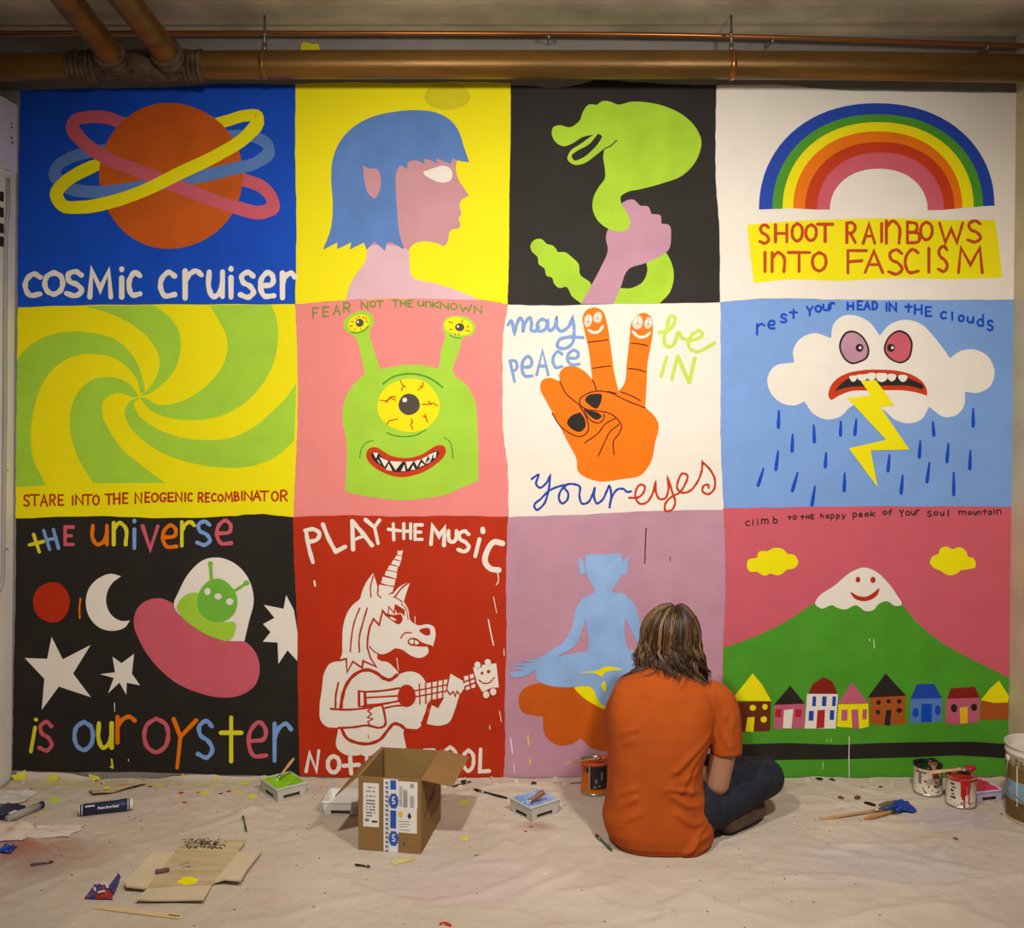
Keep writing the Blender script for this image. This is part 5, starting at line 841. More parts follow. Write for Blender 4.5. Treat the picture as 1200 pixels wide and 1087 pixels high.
c = ZA(-5, 435); rag_mesh('crumpled_paper', c, .11, .075, .022, OPAP, 2.2, 'crumpled white paper smeared with orange paint at the left edge', 'paper')
c = ZA(385, 430); rag_mesh('crumpled_paper', c, .095, .05, .010, PPAP, 5.1, 'crumpled white paper with pink dabs right of the orange smeared paper', 'paper')
c = ZA(20, 175); rag_mesh('plastic_bag', c, .10, .055, .026, BAG, 7.7, 'cloudy plastic bag by the wall at the left edge', 'bag')
c = ZA(62, 580); rag_mesh('blue_scrap', c, .022, .020, .018, BRAG, 3.9, 'small blue scrap on the pink stain at the left edge', 'scrap')
brush('paint_brush', ZA(235, 685, Z0 + .005), ZA(420, 662, Z0 + .005), .0032, mat('blue_grey_handle', (74, 84, 110), .4, .1, 20), FERR, BRIS, 'thin blue-grey brush on the cloth at far left')
# flattened carton
e = empty('flattened_carton', ZB(630, 270), 'flattened cardboard box with black scribble and a yellow blot', 'cardboard'); flat(*ZB(700, 270).xy, .24); flat(*ZB(480, 290).xy, .13); flat(*ZB(960, 240).xy, .13)
def cpanel(name, pts, lift, th, mt):
    m = MB(); q = local(e, [ZB(*p_) for p_ in pts]); q = [Vector((v.x, v.y, .001 + l_)) for v, l_ in zip(q, lift)]; m.slab(q, th, mt); return m.build(name, e)
cpanel('carton_panel', ((430, 385), (835, 357), (985, 160), (605, 158)), (.003, .003, .003, .003), .005, KRAFT)
cpanel('carton_flap', ((290, 368), (300, 392), (408, 398), (430, 382), (603, 160), (470, 160)), (.012, .014, .010, .003, .003, .004), .005, KRAFT2)
cpanel('carton_flap', ((365, 468), (440, 466), (610, 462), (775, 470), (826, 366), (640, 372), (432, 386)), (.012, .008, .006, .012, .004, .003, .003), .005, KRAFT2)
cpanel('carton_flap', ((838, 350), (900, 350), (1002, 362), (1040, 290), (1132, 166), (986, 160)), (.004, .014, .016, .014, .010, .003), .005, KRAFT2)
cpanel('carton_flap', ((606, 157), (985, 159), (1032, 110), (660, 100)), (.003, .003, .014, .008), .005, KRAFT)
m = MB(); random.seed(11)
for k in range(110):
    u, v = random.gauss(790, 75), random.uniform(104, 148)
    if not 650 < u < 910: continue
    p = ZB(u, v) - e.location; l_ = random.uniform(.003, .010); a_ = random.uniform(0, 3.1); z_ = .0125 + .009 * (152 - v) / 50
    dx, dy = math.cos(a_) * l_, math.sin(a_) * l_; m.slab([(p.x - dx, p.y - dy, z_), (p.x + dy * .25, p.y - dx * .25, z_), (p.x + dx, p.y + dy, z_), (p.x - dy * .25, p.y + dx * .25, z_)], .0006, INK)
m.build('black_scribble', e)
p = ZB(678, 341) - e.location; m = MB(); m.slab([(p.x + (.030 + .006 * math.sin(k * 2.4)) * math.cos(k * .4), p.y + (.024 + .004 * math.sin(k * 1.7)) * math.sin(k * .4), .0088) for k in range(15)], .0012, YEL); m.build('yellow_blot', e)
m = MB(); random.seed(5)
for k in range(7):
    p = ZB(640 + random.uniform(0, 60), 225 + random.uniform(0, 36)) - e.location; m.box((p.x, p.y, .0093), (.016, .002, .0008), INKG, random.uniform(-.6, .6))
m.build('faint_print', e)
a, b_ = ZB(480, 272, Z0 + .012), ZB(566, 258, Z0 + .012); m = MB(); s_ = (b_ - a).normalized().cross(Vector((0, 0, 1))) * .010; m.slab([a - s_, a + s_, b_ + s_ * .9, b_ - s_ * .9], .006, mat('purple_brown_bark', (112, 82, 92), .8, .25, 40)); tag(m.build('wood_chip', None, .0015), 'purple-brown chip lying on the flattened cardboard box', 'chip')
# printed sachet
e = empty('printed_sachet', ZB(150, 400), 'crumpled red and blue printed sachet left of the flattened cardboard box', 'sachet'); flat(*ZB(150, 400).xy, .09)
SACH = mat('red_blue_print', (30, 70, 140), .35, .1, 26, c2=(170, 46, 40), thresh=(.47, .53), detail=6); SACHB = mat('violet_foil_edge', (60, 54, 130), .3, .1, 20); SACW = mat('white_print', (222, 218, 222), .5, .05, 20)
m = MB(); q = local(e, [ZB(*p_) for p_ in ((48, 437), (220, 442), (212, 360), (108, 350))]); n = 12; vs = []; fs = []
for i in range(n + 1):
    for j in range(n + 1):
        u, v = i / n, j / n; p = (q[0] * (1 - u) + q[1] * u) * (1 - v) + (q[3] * (1 - u) + q[2] * u) * v
        vs.append((p.x, p.y, .004 + .014 * math.sin(math.pi * u) ** .6 * math.sin(math.pi * v) ** .6 + .004 * noise.noise((u * 4, v * 4, 3))))
for i in range(n):
    for j in range(n): k = i * (n + 1) + j; fs.append((k, k + n + 1, k + n + 2, k + 1))
m.add(vs, fs, SACH, True); o = m.build('front', e); so = o.modifiers.new('solid', 'SOLIDIFY'); so.thickness = .003
m = MB(); q = local(e, [ZB(*p_) for p_ in ((196, 372), (226, 420), (268, 345), (256, 322))]); m.slab([(v.x, v.y, .006 + .016 * (i > 1)) for i, v in enumerate(q)], .003, SACHB); m.build('torn_edge', e)
m = MB()
for (u, v, w_, h_) in ((168, 380, .02, .008), (185, 395, .008, .022), (150, 430, .02, .006), (110, 415, .006, .02)):
    p = ZB(u, v) - e.location; m.box((p.x, p.y, .0205), (w_, h_, .003), SACW, .5)
m.build('white_print', e)
# stirring stick
a, b_ = ZB(112, 484), ZB(650, 548); d_ = (b_ - a).normalized(); s_ = d_.cross(Vector((0, 0, 1))) * .0115; e = empty('stirring_stick', a, 'pale flat wooden stirring stick in the foreground', 'stick')
m = MB(); m.slab(local(e, [a - s_ * .6, a + s_ * .9, b_ + s_ - d_ * .01, b_ + s_ * .2, b_ - s_ - d_ * .006]), .0035, STICK); m.build('blade', e, .0008)
m = MB(); p = a.lerp(b_, .90) - e.location; ang_ = math.atan2(d_.y, d_.x)
for k in range(4): m.box((p.x + d_.x * .009 * (k - 1.5), p.y + d_.y * .009 * (k - 1.5), .0038), (.006, .007, .0006), INK, ang_)
m.build('stamp', e); flat(*a.lerp(b_, .5).xy, .12)
FW = lambda px, py, z=.0048: fl(px, py, Z0 + z)
GRNH = mat('green_brush_handle', (40, 96, 56), .35, .1, 20); BLKH = mat('black_brush_handle', (34, 32, 34), .35, .1, 20)
brush('paint_brush', FW(288.8, 973.5), FW(284.6, 955.6), .0035, GRNH, FERR, BRIS, 'thin green brush on the cloth between the box and the flattened cardboard')
brush('paint_brush', FW(717, 996), FW(698, 977.5), .0042, GRNH, FERR, BRIS, 'thin dark green brush on the cloth beside the seated person')
brush('paint_brush', FW(594.5, 935), FW(555, 924.5), .0045, BLKH, FERR, BLKP, 'black brush lying left of the sky blue tray')
brush('paint_brush', FW(531, 921), FW(552, 915.5), .0035, BLKH, FERR, BRIS, 'thin black brush by the wall right of the cardboard box')
brush('paint_brush', FW(961, 960), FW(1054, 944, .014), .0050, WOODB, FERR, BRAG, 'long tan brush with its tip in the blue rag')
brush('paint_brush', FW(1013, 959.5), FW(1058, 947, .016), .0062, mat('orange_brown_handle', (196, 130, 72), .4, .12, 24), DKHAND, BRAG, 'short orange-brown brush with its tip in the blue rag')
brush('paint_brush', FW(416, 1012.5), FW(434, 1015), .0030, BLKH, FERR, BRIS, 'tiny dark brush on the cloth in front of the cardboard box')
c = FW(1058, 944.5); rag_mesh('blue_rag', c, .036, .045, .022, BRAG, 6.4, 'bright blue paint soaked rag holding two brush tips', 'rag')
def strip(name, p0, p1, wd, th, mt, label, cat):
    a, b_ = fl(*p0, Z0), fl(*p1, Z0); d_ = (b_ - a).normalized(); s_ = d_.cross(Vector((0, 0, 1))) * wd / 2; m = MB(); mid = a.lerp(b_, .5) + s_ * .25
    m.slab([a - s_, a + s_, mid + s_ + Vector((0, 0, th * .5)), b_ + s_ * .8, b_ - s_ * .8, mid - s_ + Vector((0, 0, th * .5))], th, mt); return tag(m.build(name), label, cat)
strip('masking_tape_strip', (459, 1011), (486, 1005.5), .026, .0015, mat('masking_tape', (216, 196, 120), .7, .08, 20), 'strip of yellowed tape in front of the cardboard box', 'tape'); flat(*fl(472, 1008).xy, .06)
strip('rubber_scrap', (1013, 941), (1026, 944.5), .011, .006, BLKH, 'curved black scrap left of the blue rag', 'scrap')
strip('wood_chip', (1077, 964), (1083, 968), .010, .006, STICK, 'pale wood chip in front of the black paint tin', 'chip')
strip('dark_chip', (983, 934), (988, 936), .012, .005, DRIP, 'small brown chip on the cloth, left one of two', 'chip')
strip('dark_chip', (1003, 936), (1007, 934), .014, .006, DRIP, 'small brown chip on the cloth, right one of two', 'chip')
strip('green_lump', (1032, 946), (1050, 942), .02, .010, mat('mud_green', (112, 104, 70), .8, .2, 40), 'muddy green lump against the blue rag', 'scrap')
# flakes and plaster crumbs, too many to count
random.seed(21); m = MB(); FLK = [DRIP, INK, CPAP, WETR, TBLUE, OTIN]
def bit(m, x, y, r, h, mt):
    n = random.choice((4, 5)); z = cloth_h(x, y) - .001; a0 = random.random() * 6
    m.slab([(x + r * random.uniform(.5, 1) * math.cos(a0 + k * 6.283 / n), y + r * random.uniform(.5, 1) * math.sin(a0 + k * 6.283 / n), z) for k in range(n)], h + .001, mt)
for k in range(190): bit(m, random.uniform(-1.6, 1.7), -abs(random.gauss(0, .48)) - .05, random.uniform(.0014, .0040), random.uniform(.0006, .002), random.choice(FLK[:3] + FLK[:3] + FLK))
FLAKES = m.build('paint_specks'); FLAKES['kind'] = 'stuff'
m = MB()
for (x0, x1, n) in ((-.30, -.02, 26), (.0, .3, 6), (1.0, 1.5, 7), (-1.9, -.9, 5)):
    for k in range(n): bit(m, random.uniform(x0, x1), random.uniform(-.10, -.018), random.uniform(.004, .014), random.uniform(.003, .008), random.choice((CPAP, CPAP, WPLA, KRAFT2, BLKH if k % 9 == 0 else CPAP)))
o = m.build('plaster_crumbs'); tag(o, 'white plaster crumbs along the foot of the wall', 'crumbs', kind='stuff')
# ---------------------------------------------------------------- the person
SKIN = mat('skin', (168, 120, 94), .5, .06, 14, .05, 80); SHIRT = mat('rust_orange_cotton', (202, 88, 4), .9, .07, 12, .18, 260, k=.62); DENIM = mat('dark_denim', (36, 40, 56), .85, .3, 24, .3, 200, k=.6); BOOT = mat('worn_brown_leather', (84, 62, 50), .55, .25, 18, .2, 60); SOLE = mat('boot_sole', (52, 44, 40), .8, .1, 20)
HAIRS = [mat('hair_dark', (52, 36, 22), .42, .2, 40, k=.8), mat('hair_brown', (86, 60, 36), .4, .2, 40, k=.8), mat('hair_light_streak', (134, 100, 60), .4, .2, 40, k=.8)]
def cap(m, a, ra, b_, rb, mt):
    a, b_ = Vector(a), Vector(b_); m.tube([a, a.lerp(b_, .5), b_], [ra, (ra + rb) / 2, rb], mt, 18); m.ball(a, ra, mt, 18, 12); m.ball(b_, rb, mt, 18, 12)
def chain(m, pts, mt):
    for (a, ra), (b_, rb) in zip(pts[:-1], pts[1:]): cap(m, a, ra, b_, rb, mt)
def fuse(mb, name, voxel, smooth, mt, parent, loc, post=None):
    """melt overlapping closed pieces into one continuous skin"""
    o = mb.build(name); r = o.modifiers.new('r', 'REMESH'); r.mode = 'VOXEL'; r.voxel_size = voxel
    s_ = o.modifiers.new('s', 'SMOOTH'); s_.factor = .5; s_.iterations = smooth
    dg = bpy.context.evaluated_depsgraph_get(); me = bpy.data.meshes.new_from_object(o.evaluated_get(dg)); bpy.data.objects.remove(o)
    me.materials.clear(); me.materials.append(mt)
    if post:
        nn = [v.normal.copy() for v in me.vertices]
        for v, n_ in zip(me.vertices, nn): v.co += n_ * post(v.co, n_)
    for v in me.vertices: v.co -= loc
    me.polygons.foreach_set('use_smooth', [True] * len(me.polygons)); me.polygons.foreach_set('material_index', [0] * len(me.polygons)); me.update()
    return link_mesh(name, me, parent)
person = empty('person', (.50, -.55, 0), 'person with long hair, orange T-shirt and jeans sitting on the floor, back turned', 'person')
PL = person.location.copy(); flat(.50, -.55, .26); flat(.78, -.45, .2)
S8 = lambda u, v, Y: at(670 + u / 3.293, 690 + v / 3.293, Y)
# shirt sections: Z, x-left, x-right, y-centre, half depth
SEC = [(.004, .352, .650, -.585, .112), (.02, .330, .668, -.585, .120), (.06, .308, .670, -.585, .124), (.10, .302, .662, -.583, .122), (.14, .311, .653, -.582, .120), (.19, .318, .638, -.580, .118), (.243, .321, .633, -.578, .118), (.286, .321, .642, -.577, .118), (.33, .321, .656, -.575, .118), (.381, .319, .672, -.572, .116), (.433, .320, .682, -.566, .110), (.477, .329, .680, -.558, .102), (.511, .344, .668, -.550, .092), (.537, .372, .640, -.540, .080), (.559, .410, .612, -.528, .066), (.577, .459, .592, -.515, .054), (.588, .478, .580, -.508, .047)]
def sec_at(z):
    z = max(SEC[0][0], min(SEC[-1][0], z))
    for s0, s1 in zip(SEC[:-1], SEC[1:]):
        if z <= s1[0]:
            t = (z - s0[0]) / (s1[0] - s0[0]); return [lerp(p, q, t) for p, q in zip(s0, s1)]
m = MB(); seg = 48; vs = []; fs = []
for (z, xl, xr, yc, hb) in SEC:
    for k in range(seg):
        a = 2 * math.pi * k / seg; c_, s_ = math.cos(a), math.sin(a); ex = .82
        vs.append(((xl + xr) / 2 + (xr - xl) / 2 * math.copysign(abs(c_) ** ex, c_), yc + hb * math.copysign(abs(s_) ** ex, s_), z))
for i in range(len(SEC) - 1):
    for k in range(seg): a = i * seg + k; b_ = i * seg + (k + 1) % seg; fs.append((a, b_, b_ + seg, a + seg))
fs.append(tuple(range(seg))[::-1]); fs.append(tuple((len(SEC) - 1) * seg + k for k in range(seg)))
m.add(vs, fs, SHIRT, True)
sl = [S8(574, 428, -.565), S8(588, 474, -.57), S8(594, 540, -.575), S8(597, 634, -.58)]
m.tube(crom([tuple(p) for p in [S8(520, 400, -.56)] + sl], sub=4), [.046, .047, .048, .049, .050, .050, .051, .051, .052, .052, .052, .052, .052, .052, .052, .052, .052], SHIRT, 24); m.ball(sl[0], .042, SHIRT)
lsl = [(.372, -.55, .475), (.362, -.53, .43), (.362, -.50, .37), (.366, -.485, .31)]
m.tube(crom(lsl, sub=4), [.042, .043, .044, .045, .046, .047, .048, .049, .05, .05, .05, .05, .05], SHIRT, 24); m.ball(lsl[0], .042, SHIRT)
FOLD = []
for pts, amp, wd_ in (([(548, 560), (470, 625), (395, 690)], .007, .010), ([(532, 605), (462, 680), (418, 760)], .006, .009), ([(515, 650), (476, 715), (455, 780)], .006, .009), ([(505, 700), (440, 720), (360, 760)], .004, .010), ([(500, 785), (440, 768), (385, 760)], .007, .009), ([(520, 830), (455, 826), (385, 785)], .008, .010), ([(535, 885), (470, 895), (400, 850)], .007, .010), ([(540, 945), (485, 955), (430, 1000)], .008, .009), ([(522, 905), (487, 930), (450, 985)], .007, .008), ([(540, 985), (500, 1000), (445, 1012)], .006, .008), ([(140, 605), (190, 560), (250, 535)], .005, .010), ([(142, 665), (185, 610), (230, 580)], .004, .010), ([(122, 870), (175, 838), (240, 795)], .006, .010), ([(130, 828), (190, 785), (240, 760)], .005, .010), ([(150, 930), (200, 880), (260, 850)], .004, .012), ([(170, 420), (150, 480), (146, 540)], .004, .010), ([(560, 470), (572, 540), (556, 610)], .004, .008), ([(600, 500), (590, 560), (612, 620)], .004, .010), ([(635, 520), (622, 580), (630, 622)], .003, .009), ([(300, 420), (360, 435), (430, 425)], .003, .014), ([(240, 390), (290, 405), (340, 400)], .003, .012), ([(480, 470), (520, 510), (545, 545)], .004, .010)):
    q = crom([tuple(S8(u, v, -.66).xz) for u, v in pts], sub=4); FOLD += [(Vector(a), Vector(b_), amp, wd_) for a, b_ in zip(q[:-1], q[1:])]
GRV = [(Vector(a), Vector(b_)) for a, b_ in zip(*(lambda q: (q[:-1], q[1:]))([tuple(S8(u, v, -.6).xz) for u, v in ((566, 392), (558, 440), (556, 500), (548, 560), (538, 640))]))]
def fold(co, n_):
    d = .0018 * noise.noise((co.x * 14, co.y * 14, co.z * 10)) + .0010 * noise.noise((co.x * 40, co.y * 40, co.z * 22))
    if n_.y < -.05:
        p = Vector((co.x, co.z)); f_ = min(1, (-.05 - n_.y) / .5) * (1 - min(1, max(0, abs(n_.x) - .35) / .5))
        best = {}
        for a, b_, amp, wd_ in FOLD:
            ab = b_ - a; t = max(0, min(1, (p - a).dot(ab) / ab.dot(ab))); dd = (p - a - ab * t).length
            if dd < wd_ * 3: best[(amp, wd_)] = max(best.get((amp, wd_), 0), math.exp(-(dd / wd_) ** 2))
        d += f_ * 1.3 * sum(k_[0] * v_ for k_, v_ in best.items())
        g = max(math.exp(-(((p - a) - (b_ - a) * max(0, min(1, (p - a).dot(b_ - a) / (b_ - a).dot(b_ - a)))).length / .004) ** 2) for a, b_ in GRV); d -= f_ * .004 * g
        for zz in (.018,): d -= .0025 * math.exp(-((co.z - zz) / .003) ** 2)
    return d
shirt = fuse(m, 't_shirt', .0055, 5, SHIRT, person, PL, fold); shirt['label'] = 'rust orange T-shirt with creased back'
# body
m = MB(); B = SKIN
chain(m, [((.495, -.57, .13), .105), ((.492, -.575, .25), .098), ((.495, -.57, .38), .092), ((.505, -.545, .49), .070), ((.53, -.505, .56), .050), ((.545, -.475, .615), .049)], B)
HC = Vector((.549, -.455, .662)); fd = Vector((.25, .86, -.44)).normalized(); sd = fd.cross(Vector((0, 0, 1))).normalized(); ud = sd.cross(fd).normalized()
HP = lambda s_, f_, u_: HC + sd * s_ + fd * f_ + ud * u_
m.ball(HC, (.074, .088, .096), B, 24, 16); chain(m, [(HP(0, .03, -.02), .062), (HP(0, .05, -.062), .044), (HP(0, .062, -.082), .026)], B)
chain(m, [(HP(0, .088, .012), .010), (HP(0, .104, -.018), .013)], B); m.ball(HP(.012, .098, -.022), .008, B); m.ball(HP(-.012, .098, -.022), .008, B)
chain(m, [(HP(-.035, .078, .024), .010), (HP(.035, .078, .024), .010)], B); chain(m, [(HP(-.016, .088, -.046), .007), (HP(.016, .088, -.046), .007)], B); chain(m, [(HP(-.014, .086, -.056), .008), (HP(.014, .086, -.056), .008)], B)
for s_ in (-1, 1): m.ball(HP(s_ * .076, -.006, -.008), (.012, .018, .028), B)
RE = S8(562, 748, -.575); LE = Vector((.384, -.485, .235))
chain(m, [((.645, -.565, .465), .038), (S8(598, 560, -.575), .045), (RE, .040), ((.575, -.40, .20), .028)], B); chain(m, [((.375, -.55, .465), .045), ((.375, -.515, .35), .043), (LE, .038), ((.475, -.315, .21), .027)], B)
def hand(m, wr, dr, side, curl):
    wr, dr = Vector(wr), Vector(dr).normalized(); up_ = Vector((0, 0, 1)); ac = dr.cross(up_).normalized() * side; dn = ac.cross(dr).normalized(); dn = dn if dn.z < 0 else -dn
    pk = wr + dr * .045
    for k in (-1.5, -.5, .5, 1.5): cap(m, wr + ac * k * .010, .015, pk + ac * k * .017 + dr * .02, .0125, B)
    for k, l_ in ((-1.5, .85), (-.5, 1.0), (.5, .95), (1.5, .75)):
        p = pk + ac * k * .018 + dr * .028; d = dr.copy(); r = .0092
        for j, ln in enumerate((.036, .024, .019)):
            d = (d + dn * curl * (.45 + .35 * j)).normalized(); q = p + d * ln * l_; cap(m, p, r, q, r * .9, B); p = q; r *= .9
    p = wr - ac * .022 + dr * .018; d = (dr * .6 - ac * .8 + dn * .3).normalized()
    for ln, r in ((.032, .0125), (.028, .0105), (.022, .009)): q = p + d * ln; cap(m, p, r, q, r * .9, B); p = q; d = (d + dr * .45 + dn * .25).normalized()
hand(m, (.575, -.40, .20), (-.25, .95, .02), 1, .9); hand(m, (.475, -.315, .21), (.45, .85, .0), -1, .7)
body = fuse(m, 'body', .0045, 3, SKIN, person, PL)
for s_ in (-1, 1):
    m = MB(); m.ball(HP(s_ * .030, .074, .004), .0115, mat('eye_white', (236, 230, 224), .2, .02)); m.ball(HP(s_ * .030, .0815, .002), .0055, INK); sub(m, 'eye', body, person)
m = MB(); chain(m, [(HP(-.018, .0925, -.051), .0035), (HP(0, .0945, -.050), .004), (HP(.018, .0925, -.051), .0035)], mat('lips', (168, 96, 84), .5, .05)); sub(m, 'mouth', body, person)
# jeans and boots
m = MB()
m.ball((.50, -.582, .105), (.160, .108, .100), DENIM, 24, 14)
chain(m, [((.585, -.575, .115), .098), ((.70, -.51, .125), .088), ((.80, -.45, .140), .076), ((.893, -.395, .152), .066), ((.76, -.315, .150), .056), ((.62, -.27, .135), .050)], DENIM)
chain(m, [((.42, -.56, .10), .088), ((.44, -.36, .13), .076), ((.455, -.195, .155), .064), ((.60, -.36, .095), .052), ((.70, -.475, .075), .050)], DENIM)
JF = [((.66, -.60, .03), (.72, -.55, .19)), ((.70, -.57, .04), (.75, -.52, .20)), ((.76, -.53, .06), (.78, -.50, .20)), ((.82, -.48, .09), (.84, -.44, .20)), ((.64, -.63, .10), (.74, -.56, .10))]
def jf(co, n_):
    d = .0025 * noise.noise((co.x * 16, co.y * 16, co.z * 16)) + .0015 * noise.noise((co.x * 40, co.y * 40, co.z * 40))
    for a, b_ in JF:
        a, b_ = Vector(a), Vector(b_); ab = b_ - a; t = max(0, min(1, (co - a).dot(ab) / ab.dot(ab))); d += .005 * math.exp(-((co - a - ab * t).length / .012) ** 2)
    return d
jeans = fuse(m, 'jeans', .006, 4, DENIM, person, PL, jf); jeans['label'] = 'dark denim jeans'
def boot(pts, solez, dirv):
    m = MB(); chain(m, pts, BOOT); o = fuse(m, 'boot', .0055, 3, BOOT, person, PL, lambda co, n_: .0015 * noise.noise(co * 30))
    m = MB(); d = Vector(dirv).normalized(); s_ = d.cross(Vector((0, 0, 1))); a, b_ = Vector(pts[1][0]), Vector(pts[-1][0]); out = []
    for k in range(20):
        t = k / 20 * 2 * math.pi; c_ = a.lerp(b_, .5); L_ = (b_ - a).length / 2 + .020; out.append(c_ + d * L_ * math.cos(t) + s_ * .024 * math.sin(t) * (1 + .12 * math.cos(t)))
    m.slab([(p.x, p.y, solez) for p in out], .014, SOLE); sub(m, 'sole', o, person)
boot([((.70, -.49, .072), .040), ((.735, -.515, .050), .042), ((.80, -.455, .050), .042), ((.858, -.402, .046), .036)], Z0 + .0005, (.76, .65, 0))
boot([((.62, -.27, .12), .040), ((.575, -.245, .075), .040), ((.52, -.225, .07), .040), ((.47, -.21, .065), .036)], .028, (-.95, .3, 0))
# hair: scalp shell and wavy locks
random.seed(12); m = MB(); EC = Vector((.548, -.458, .664)); ER = Vector((.0975, .112, .1115)); WH = Vector((.014, -.035))
def dome(a, th):
    s_ = math.sin(th); k = WH * (1 - s_)
    return EC + Vector((ER.x * s_ * math.sin(a) + k.x, -ER.y * s_ * math.cos(a) + k.y, ER.z * math.cos(th)))
def pushout(p):
    z = p.z
    if z < SEC[-1][0] + .004:
        s_ = sec_at(z); cx = (s_[1] + s_[2]) / 2; ax = (s_[2] - s_[1]) / 2 + .006; by = s_[4] + .008; u, v = (p.x - cx) / ax, (p.y - s_[3]) / by; r = math.hypot(u, v)
        if r < 1 and r > .05: return Vector((cx + u / r * ax, s_[3] + v / r * by, z + .004 * (1 - r)))
    return p
def hend(a):   # a = 0 back, +90 right, -90 left (degrees)
    return .563 - .042 * max(0, math.sin(math.radians(a))) + .004 * max(0, -math.sin(math.radians(a)))
vs = []; fs = []; na = 44
for i in range(na + 1):
    a = math.radians(-128 + 256 * i / na); ze = hend(math.degrees(a)) + .024 + .022 * max(0, math.sin(math.radians(-math.degrees(a) - 30)))
    for j in range(14):
        if j < 9: p = dome(a, math.radians(4 + 88 * j / 8)) * .985 + EC * .015
        else:
            q = dome(a, math.radians(92)); t = (j - 8) / 5; p = Vector((EC.x + (q.x - EC.x) * (.97 + .10 * t), EC.y + (q.y - EC.y) * (.97 - .04 * t), lerp(q.z, ze, t))); p = pushout(p)
        vs.append(p)
for i in range(na):
    for j in range(13): k = i * 14 + j; fs.append((k, k + 14, k + 15, k + 1))
m.add(vs, fs, HAIRS[0], True)
for k in range(150):
    a = random.uniform(-132, 132); lift0 = random.uniform(-.003, .006); th0 = random.choice((5, 8, 14, 24, 36, 50))
    streak = noise.noise((a * .05, 3.3, 0)); bm = 2 if (a < -30 and random.random() < .45) or random.random() < .08 else (1 if random.random() < .5 else 0)
    ph = random.random() * 6.28; fq = random.uniform(.9, 1.7); am = random.uniform(.006, .013) * (1.3 if a > 0 else .9)
    ze = hend(a) + random.uniform(-.012, .026) - (random.uniform(.02, .04) if random.random() < .16 else 0); flare = random.uniform(.004, .036) * (1 if abs(a) > 40 else .45); tw = random.uniform(-.16, .16)
    for s_ in range(random.randint(5, 9)):
        oa = random.gauss(0, 3.2); ar0 = math.radians(a + oa); lift = lift0 + random.uniform(-.002, .002); lock = []; jit = random.uniform(-.012, .012); off = random.uniform(-.004, .004); n1, n2 = 8, 14
        for j in range(n1):
            th = math.radians(lerp(th0, 92, j / (n1 - 1))); aj = ar0 + tw * j / n1 * .5 + .05 * math.sin(fq * 2.2 * j / n1 + ph)
            p = dome(aj, th); tn_ = Vector((math.cos(aj), math.sin(aj), 0)); lock.append(p + (p - EC).normalized() * lift + tn_ * am * .7 * math.sin(fq * 5.2 * j / n1 + ph) * (j / n1) ** 1.2)
        q = lock[-1]; ctr = dome(math.radians(a) + tw * .44 + .05 * math.sin(fq * 2.2 * 7 / 8 + ph), math.radians(92)); rad = Vector((q.x - EC.x, q.y - EC.y, 0)).normalized(); tan = Vector((-rad.y, rad.x, 0))
        for j in range(1, n2 + 1):
            t = j / n2; wv_ = am * t ** .6; cl = .75 * t; base_ = q.lerp(ctr, cl); z_ = lerp(q.z, ze + jit, t)
            p = Vector((base_.x, base_.y, z_)) + rad * (flare * t ** 1.4 + wv_ * .8 * math.cos(fq * 6.28 * t + ph)) + tan * (tw * .10 * t + wv_ * 1.3 * math.sin(fq * 6.28 * t + ph) + off * t)
            lock.append(pushout(p))
        r = random.uniform(.0012, .0030); n = len(lock); mi = bm if random.random() < .75 else random.choice((0, 1))
        m.tube(lock, [r * (.5 + .5 * min(1, i / 4)) * (1 if i < n * .55 else max(.10, 1 - ((i - n * .55) / (n * .45)) ** 1.3)) for i in range(n)], HAIRS[mi], 5, False)
hair = part(m, 'hair', person, label='long wavy brown hair')
# ---------------------------------------------------------------- the cloth itself, laid last so it lies flat beneath things
for (x, y, r) in ((-.9, -.15, .1),): pass
nx, ny = 300, 200; x0, x1, y0, y1 = -1.93, 1.93, -2.1, -.004; vs = []; fs = []
for j in range(ny + 1):
    t = j / ny; y = y1 + (y0 - y1) * t ** 1.25
    for i in range(nx + 1):
        x = x0 + (x1 - x0) * i / nx; vs.append((x, y + (.010 * noise.noise((x * 5, 2, 8)) - .006 if j == 0 else 0), cloth_h(x, y)))
for j in range(ny):
    for i in range(nx): a = j * (nx + 1) + i; fs.append((a, a + nx + 1, a + nx + 2, a + 1))
# stains with a shape of their own
nt = CANVAS.node_tree
def stain(c, rx, ry, col, amt):
    global base
    mp = N.new('ShaderNodeMapping'); mp.inputs['Location'].default_value = (-c.x / rx, -c.y / ry, 0); mp.inputs['Scale'].default_value = (1 / rx, 1 / ry, 0); Lk.new(tc.outputs['Object'], mp.inputs[0])
    gr = N.new('ShaderNodeTexGradient'); gr.gradient_type = 'SPHERICAL'; Lk.new(mp.outputs[0], gr.inputs[0]); ns = nz(11, 6)
    mu = N.new('ShaderNodeMath'); mu.operation = 'MULTIPLY'; Lk.new(gr.outputs['Fac'], mu.inputs[0]); Lk.new(ns.outputs['Fac'], mu.inputs[1])
    base = mixc(ramp(mu.outputs[0], [(.06, (0, 0, 0, 1)), (.38, (amt, amt, amt, 1))]).outputs[0], base, rgb(col, KF)); Lk.new(base, bs.inputs['Base Color'])
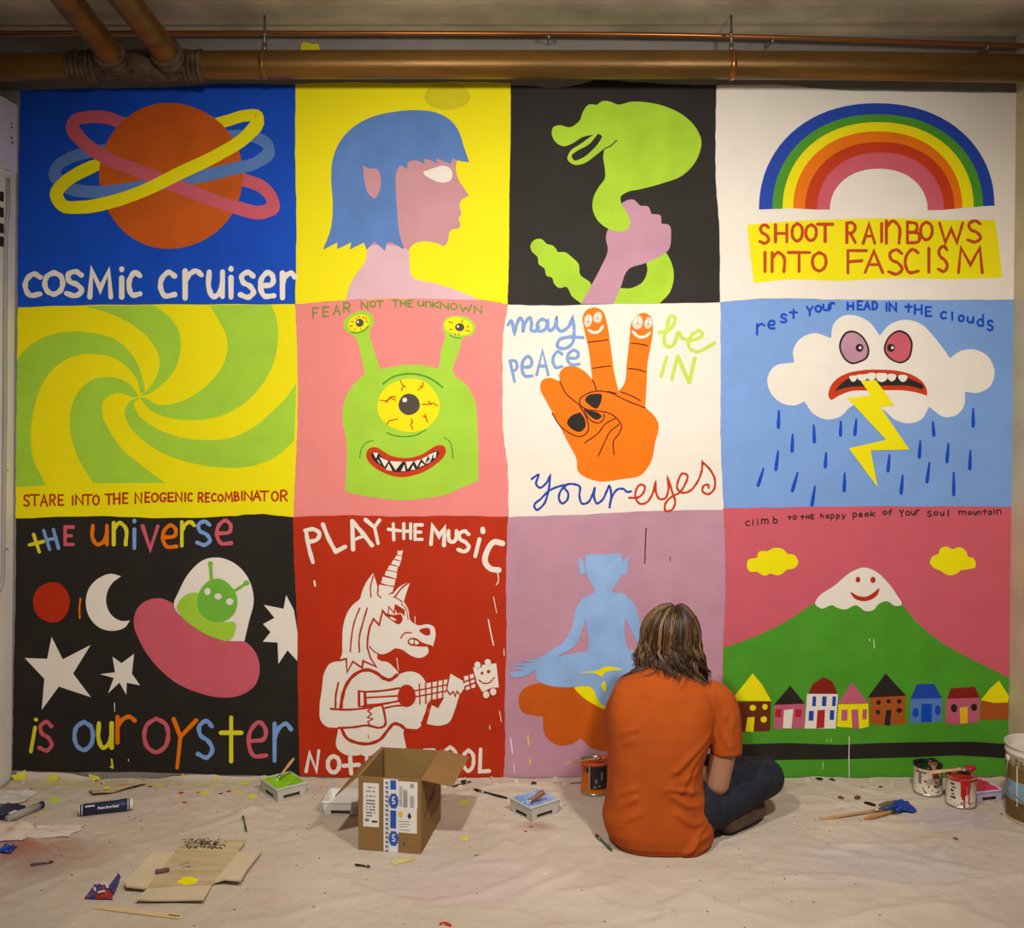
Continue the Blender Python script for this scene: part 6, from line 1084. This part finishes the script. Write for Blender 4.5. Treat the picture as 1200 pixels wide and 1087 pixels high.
stain(fl(45, 1000), .34, .22, (176, 120, 108), .6); stain(fl(20, 990), .18, .12, (188, 96, 76), .6); stain(fl(545, 1030), .5, .3, (214, 190, 190), .5); stain(fl(1040, 1010), .5, .25, (196, 184, 190), .5); stain(fl(625, 968), .10, .07, (170, 120, 110), .6); stain(fl(1120, 960), .22, .16, (196, 186, 206), .6); stain(fl(140, 918), .9, .06, (206, 196, 120), .5)
m = MB(); m.add(vs, fs, CANVAS, True); cloth = m.build('drop_cloth'); tag(cloth, 'creased off-white canvas drop cloth covering the floor, spotted with paint', 'drop cloth')
random.seed(31); m = MB(); YS = pc('letter_yellow', (232, 222, 40))
def splat(px, py, r, mt):
    c = fl(px, py); n = 11; pts = []; ph = random.random() * 6
    for k in range(n): rr = r * random.uniform(.55, 1.2); pts.append((c.x + rr * 1.3 * math.cos(k * 6.283 / n), c.y + rr * math.sin(k * 6.283 / n)))
    m.slab([(x, y, cloth_h(x, y) - .0004) for x, y in pts], .0012, mt)
for (px, py, r, mt) in ((545, 981, .016, YS), (22, 913, .022, YS), (62, 914, .018, YS), (110, 911, .02, YS), (66, 936, .03, LIME2), (38, 946, .015, YS), (212, 928, .010, RED), (238, 929, .016, YS), (258, 929, .009, RED), (232, 928, .008, OTIN), (295, 932, .016, YS), (287, 916, .02, LIME2), (268, 926, .009, RED), (280, 928, .012, YS), (158, 921, .008, DRIP), (176, 921, .008, DRIP), (470, 968, .012, WPLA), (622, 969, .006, RED), (616, 974, .006, RED), (519, 1083, .012, RED), (526, 1084, .008, RED), (558, 1002, .006, DRIP), (640, 1024, .006, WPLA), (1022, 922, .012, WPLA), (1032, 921, .008, BLACK), (960, 913.5, .012, BLACK), (976, 913, .012, BLACK), (545, 940, .02, LIME2), (1120, 985, .008, DRIP), (1174, 953, .007, DRIP), (570, 949, .006, YS)): splat(px, py, r, mt)
for k in range(40): splat(random.uniform(20, 345), 911 + abs(random.gauss(0, 9)), random.uniform(.003, .008), random.choice((YS, LIME2, YS, RED)))
o = m.build('paint_splatter', cloth); o['kind'] = 'stuff'; FLAKES.parent = cloth
